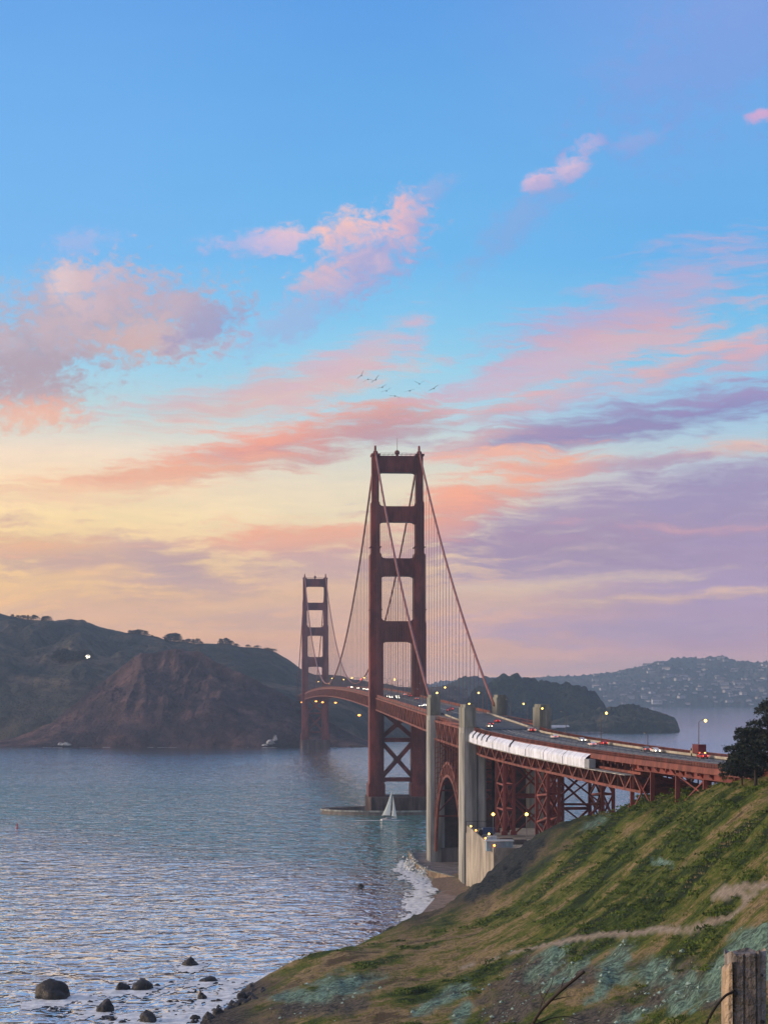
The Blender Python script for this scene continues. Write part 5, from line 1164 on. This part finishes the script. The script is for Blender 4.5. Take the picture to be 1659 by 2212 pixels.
# trees on the skyline of the coast hills
skl = [(28,1332,9),(40,1333,7),(52,1336,9),(62,1336,8),(74,1338,14),(100,1341,13),(94,1342,10),(282,1369,9),(291,1369,12),(298,1370,13),(306,1371,12),(316,1372,10),(330,1375,7),(365,1384,17),(375,1385,18),(384,1387,15),(398,1388,10),(408,1388,11),(418,1389,10),(428,1389,10),(436,1390,8),(478,1389,12),(488,1390,13),(497,1392,9),(510,1393,6),(536,1395,6),(556,1396,5),(578,1402,6),(590,1404,6)]
base = None
for i, (x, y, h) in enumerate(skl):
    p = at(x, y + 3, 3290)
    if i < 3: t_ = tree('skyline_tree', p, 1.0, 1.15 + .2 * i, M['leaf_far'], 40 + i, 420, .10, 'dark round tree standing on the skyline of the coast hills', 'trees on the coast hill skyline', 0, 4, .2); base = (base or []) + [t_]
    else: t_ = copy_tree(base[i % 3], None, p, i * .7)
    t_.scale = (h * (.8 + .25 * (i % 3)), h * .8, h * (.75 + .1 * (i % 4))) if h > 6 else (h * 2.4, h * 1.2, h * .8)
def grid_pick(grid, x, y):             # nearest point of a hill surface to a sighting
    Xg, Yg, Z = grid; xx = CX + F * Xg / Yg; yy = YH - (Z - HC) / Yg * F
    k = np.argmin((xx - x) ** 2 + (yy - y) ** 2 + 1e-4 * Yg); return Vector((Xg.ravel()[k], Yg.ravel()[k], Z.ravel()[k]))
for i in range(24):
    x = 128 + i * 2.5 + random.uniform(-2, 2); p = grid_pick(HB, x, 1424 + random.uniform(-3, 4)); t_ = copy_tree(base[i % 3], None, p, i * .7, 'dark tree in the thicket beside the bright lamp on the coast road', 'trees along the coast road'); s_ = random.uniform(9, 15); t_.scale = (s_ * 1.4, s_ * 1.4, s_)
p = grid_pick(HB, 193, 1428); o = empty('coast_road_lamp', p + Vector((0, -8, 0)), 0, label='bright white lamp on the dark coast hill road', cat='lamp')
MB().tube([(0, 0, -3), (0, 0, 6)], .3, 6).build('pole', M['pole'], o); MB().ball((0, 0, 7), 2.6, 10, 6, (1.4, 1, 1)).build('lamp_bulb', M['lamp_w'], o)
for (x, y, w, h, tl, sd) in ((145,1607,12,3,0,1),(133,1606,7,3,0,2),(585,1602,11,5,0,3),(573,1607,8,2,0,4),(596,1596,6,6,0,5)):
    p = grid_pick(HF, x, y); o = bpy.data.objects.new('pale_shore_rock', rock_mesh(w, h, 200 + sd)); C.objects.link(o); o.location = p + Vector((0, -4, -1)); o.data.materials[0] = M['pale_rock']
    tag(o, {1:'broad guano white rock at the foot of the dark cliff',2:'smaller white rock beside the broad one under the dark cliff',3:'white streaked rock at the cliff foot beside the distant tower',4:'low white rock at the waterline below the streaked one',5:'upright white rock just above the streaked one'}[sd], 'rock')

# houses on the far shore hillside
def house(label=None):
    o = empty('hill_house', (0, 0, 0), 0, label='pale house among trees on the far hillside across the bay', cat='house', group='houses on the far hillside')
    b = MB(); b.box((0, 0, 3.2), (16, 9, 6.4)); b.box((5, -4, 2.4), (6, 5, 4.8)); b.build('wall', M['house'], o)
    b = MB(); b.prism([(-5.4, 6.4), (5.4, 6.4), (0, 10)], 'x', -8.8, 8.8); b.build('roof', M['roof'], o)
    b = MB()
    for k in range(5): b.box((-6.2 + k * 2.9, -4.55 if k < 3 else -6.55, 3.4), (1.6, .14, 1.8))
    b.build('window_glass', M['glass'], o)
    return o
h0 = house(); r2 = np.random.default_rng(11); nH = 0
Xg, Yg, Z = HT; hx = CX + F * Xg / Yg; hy = YH - (Z - HC) / Yg * F
cand = np.argwhere((hx > 1270) & (hx < 1668) & (hy < 1526) & (Z > 6) & (np.arange(Z.shape[0]) < 68)[:, None])
pick = cand[r2.permutation(len(cand))]; placed = []
for i, j in pick:
    x, y = hx[i, j], hy[i, j]
    dens = .35 + .65 * math.exp(-((y - 1488) / 26) ** 2); dens *= min(1, max(.10, (x - 1255) / 170))
    if r2.random() > dens or any(abs(x - a) < 7 and abs(y - b_) < 3.2 for a, b_ in placed): continue
    placed.append((x, y)); o = h0 if nH == 0 else copy_tree(h0); nH += 1
    o.location = (Xg[i, j], Yg[i, j], Z[i, j] - 1); o.rotation_euler = (0, 0, r2.normal(0, .5)); s_ = .8 + 1.1 * r2.random() ** 2; o.scale = (s_ * (1 + .5 * r2.random()), s_, s_)
    if nH >= 140: break
for (x, y, sx, lab) in ((1418,1521,2.6,'large pale waterfront house at the foot of the far hillside'),(1592,1482,2.2,'biggest white house high on the far hillside by the frame edge'),(1390,1510,1.6,'white waterfront house next to the large pale one')):
    p = grid_pick(HT, x, y); o = copy_tree(h0, None, p, .1, lab); o.scale = (sx, sx, sx * 1.2)
    if 'group' in o: del o['group']
# sheds and boats of the small harbour beyond the pylons
for k, (x, y, Y, w, h, lab) in enumerate([(1232,1572,3330,70,7,'long white roofed harbour shed on the shore of the headland'),(1190,1566,3370,34,7,'shorter white harbour building behind the pylon top'),(1275,1576,3325,30,5,'low grey harbour shed by the quay')]):
    p = at(x, y, Y); o = empty('harbour_shed', (p.x, p.y, 1.5), .05, label=lab, cat='shed'); b = MB(); b.box((0, 0, h / 2), (w, 16, h)); b.build('wall', M['house'], o); b = MB(); b.prism([(-8.6, h), (8.6, h), (0, h + 4)], 'x', -w / 2 - 1, w / 2 + 1); b.build('roof', M['car_silver'], o)
b = MB(); pts = [at(1180, 1581, 3260), at(1300, 1580, 3270)]; b.bar((pts[0].x, pts[0].y, .6), (pts[1].x, pts[1].y, .6), 18, 2.4); q_ = empty('harbour_quay', (0, 0, 0), 0, label='low dark quay below the white harbour shed', cat='quay'); b.build('quay_wall', M['concrete_dark'], q_)
for k, (x, y, lab) in enumerate([(1013,1577,'white moored cruiser seen through the legs of the near tower'),(1018,1582,'grey moored cruiser by the breakwater seen below the near deck')]):
    p = at(x, y + 5, 3000); o = empty('moored_boat', (p.x, p.y, 0), 1.3, label=lab, cat='boat'); o.scale = (3, 3, 3); b = hull_mesh(); b.build('hull', M['car_white'], o); b = MB(); b.box((0, -.4, 1.9), (2.0, 5, 1.6), taper=.75); b.build('cabin', M['car_silver'], o)

# ------------------------------------------------------------------ fence post, wire and twig close to the eye
pp = Vector(((1607 - CX) / F * 8.4, 8.4, 74.4)); zt = at(0, 2057, 8.4).z
fp = empty('fence_post', pp, R(6), label='weathered grey timber fence post with a split pale edge, cut off by the frame', cat='fence post')
def post_mesh(prof, z1, seed, top=.0):
    b = MB(); r2 = np.random.default_rng(seed); n = len(prof); L = 14; vs = []
    for i in range(L):
        z = z1 * i / (L - 1)
        for j, (x, y) in enumerate(prof): k = 1 + .02 * math.sin(z * 7 + j * 2.3) + .012 * r2.normal(); vs.append((x * k, y * k, z + (top * (x + .1) + .012 * r2.normal() if i == L - 1 else 0)))
    fs = [(i * n + k, i * n + (k + 1) % n, (i + 1) * n + (k + 1) % n, (i + 1) * n + k) for i in range(L - 1) for k in range(n)] + [tuple((L - 1) * n + k for k in range(n))]
    return b.add(vs, fs)
prof = [(-.078, -.055), (-.060, -.082), (-.034, -.090), (-.026, -.080), (-.018, -.092), (.02, -.096), (.030, -.086), (.038, -.094), (.072, -.080), (.088, -.05), (.092, .0), (.085, .06), (.04, .09), (-.04, .088), (-.08, .05), (-.09, .0)]
H = zt - pp.z
post_mesh(prof, H, 3, .08).build('timber', M['wood'], fp)
post_mesh([(-.107, -.05), (-.097, -.078), (-.081, -.086), (-.079, -.06), (-.081, .02), (-.10, .02)], H - .055, 4, .3).build('split_edge', M['wood_pale'], fp)
b = MB(); b.tube([(-.07, -.098, H - .17), (-.07, -.075, H - .17)], .011, 10); b.tube([(.05, -.105, H - .09), (.05, -.08, H - .09)], .006, 8); b.tube([(.055, -.105, H - .30), (.055, -.08, H - .30)], .008, 8); b.build('bolt', M['dark'], fp)
w0 = pp + Vector((-.075, -.10, H - .165))
def cr(P, n=8): return catmull(P, n)
cb = MB(); cb.tube(cr([w0 + Vector((.01, .0, .012)), w0, w0 + Vector((-.035, -.01, -.018)), w0 + Vector((-.085, -.02, -.075)), w0 + Vector((-.125, -.02, -.16)), w0 + Vector((-.155, -.02, -.3)), w0 + Vector((-.17, .1, -.8))]), .0062, 8)
o = cb.build('fence_cable', M['rubber'], smooth=True); tag(o, 'black cable sagging down from a bolt on the grey fence post', 'cable')
tw = MB(); Yt = 13.0; q_ = lambda x, y, d=0: at(x, y, Yt + d)
tw.tube(cr([q_(1110, 2330), q_(1145, 2225), q_(1163, 2190), q_(1178, 2172), q_(1200, 2150), q_(1225, 2128), q_(1262, 2098)]), [.012] * 49 + [.003] * 12, 6, True)
for P in ([(1163,2190),(1172,2160),(1190,2128),(1196,2104)],[(1186,2163),(1206,2157),(1232,2152)],[(1150,2215),(1190,2200),(1225,2196),(1260,2205)],[(1210,2140),(1216,2120),(1228,2108)],[(1178,2172),(1168,2150),(1166,2130)]):
    pts = cr([q_(x, y, .1 * i) for i, (x, y) in enumerate(P)], 5); tw.tube(pts, [.006 * (1 - .8 * i / len(pts)) for i in range(len(pts))], 5)
o = tw.build('dry_twig', M['bark'], smooth=True); tag(o, 'bare dark twig reaching up from below the frame before the green rock', 'twig')

# ------------------------------------------------------------------ haze
b = MB(); b.box((0, 6150, 117.5), (20000, 13300, 257))
hm = bpy.data.materials.new('haze'); hm.use_nodes = True; t = hm.node_tree; t.nodes.clear()
vo = N(t, "ShaderNodeVolumePrincipled"); vo.inputs['Color'].default_value = (.52, .72, 1.0, 1); vo.inputs['Density'].default_value = HAZE = 8.0e-5; vo.inputs['Anisotropy'].default_value = 0.1
ou = N(t, "ShaderNodeOutputMaterial"); t.links.new(vo.outputs[0], ou.inputs['Volume'])
o = b.build('haze', hm); tag(o, kind='stuff')
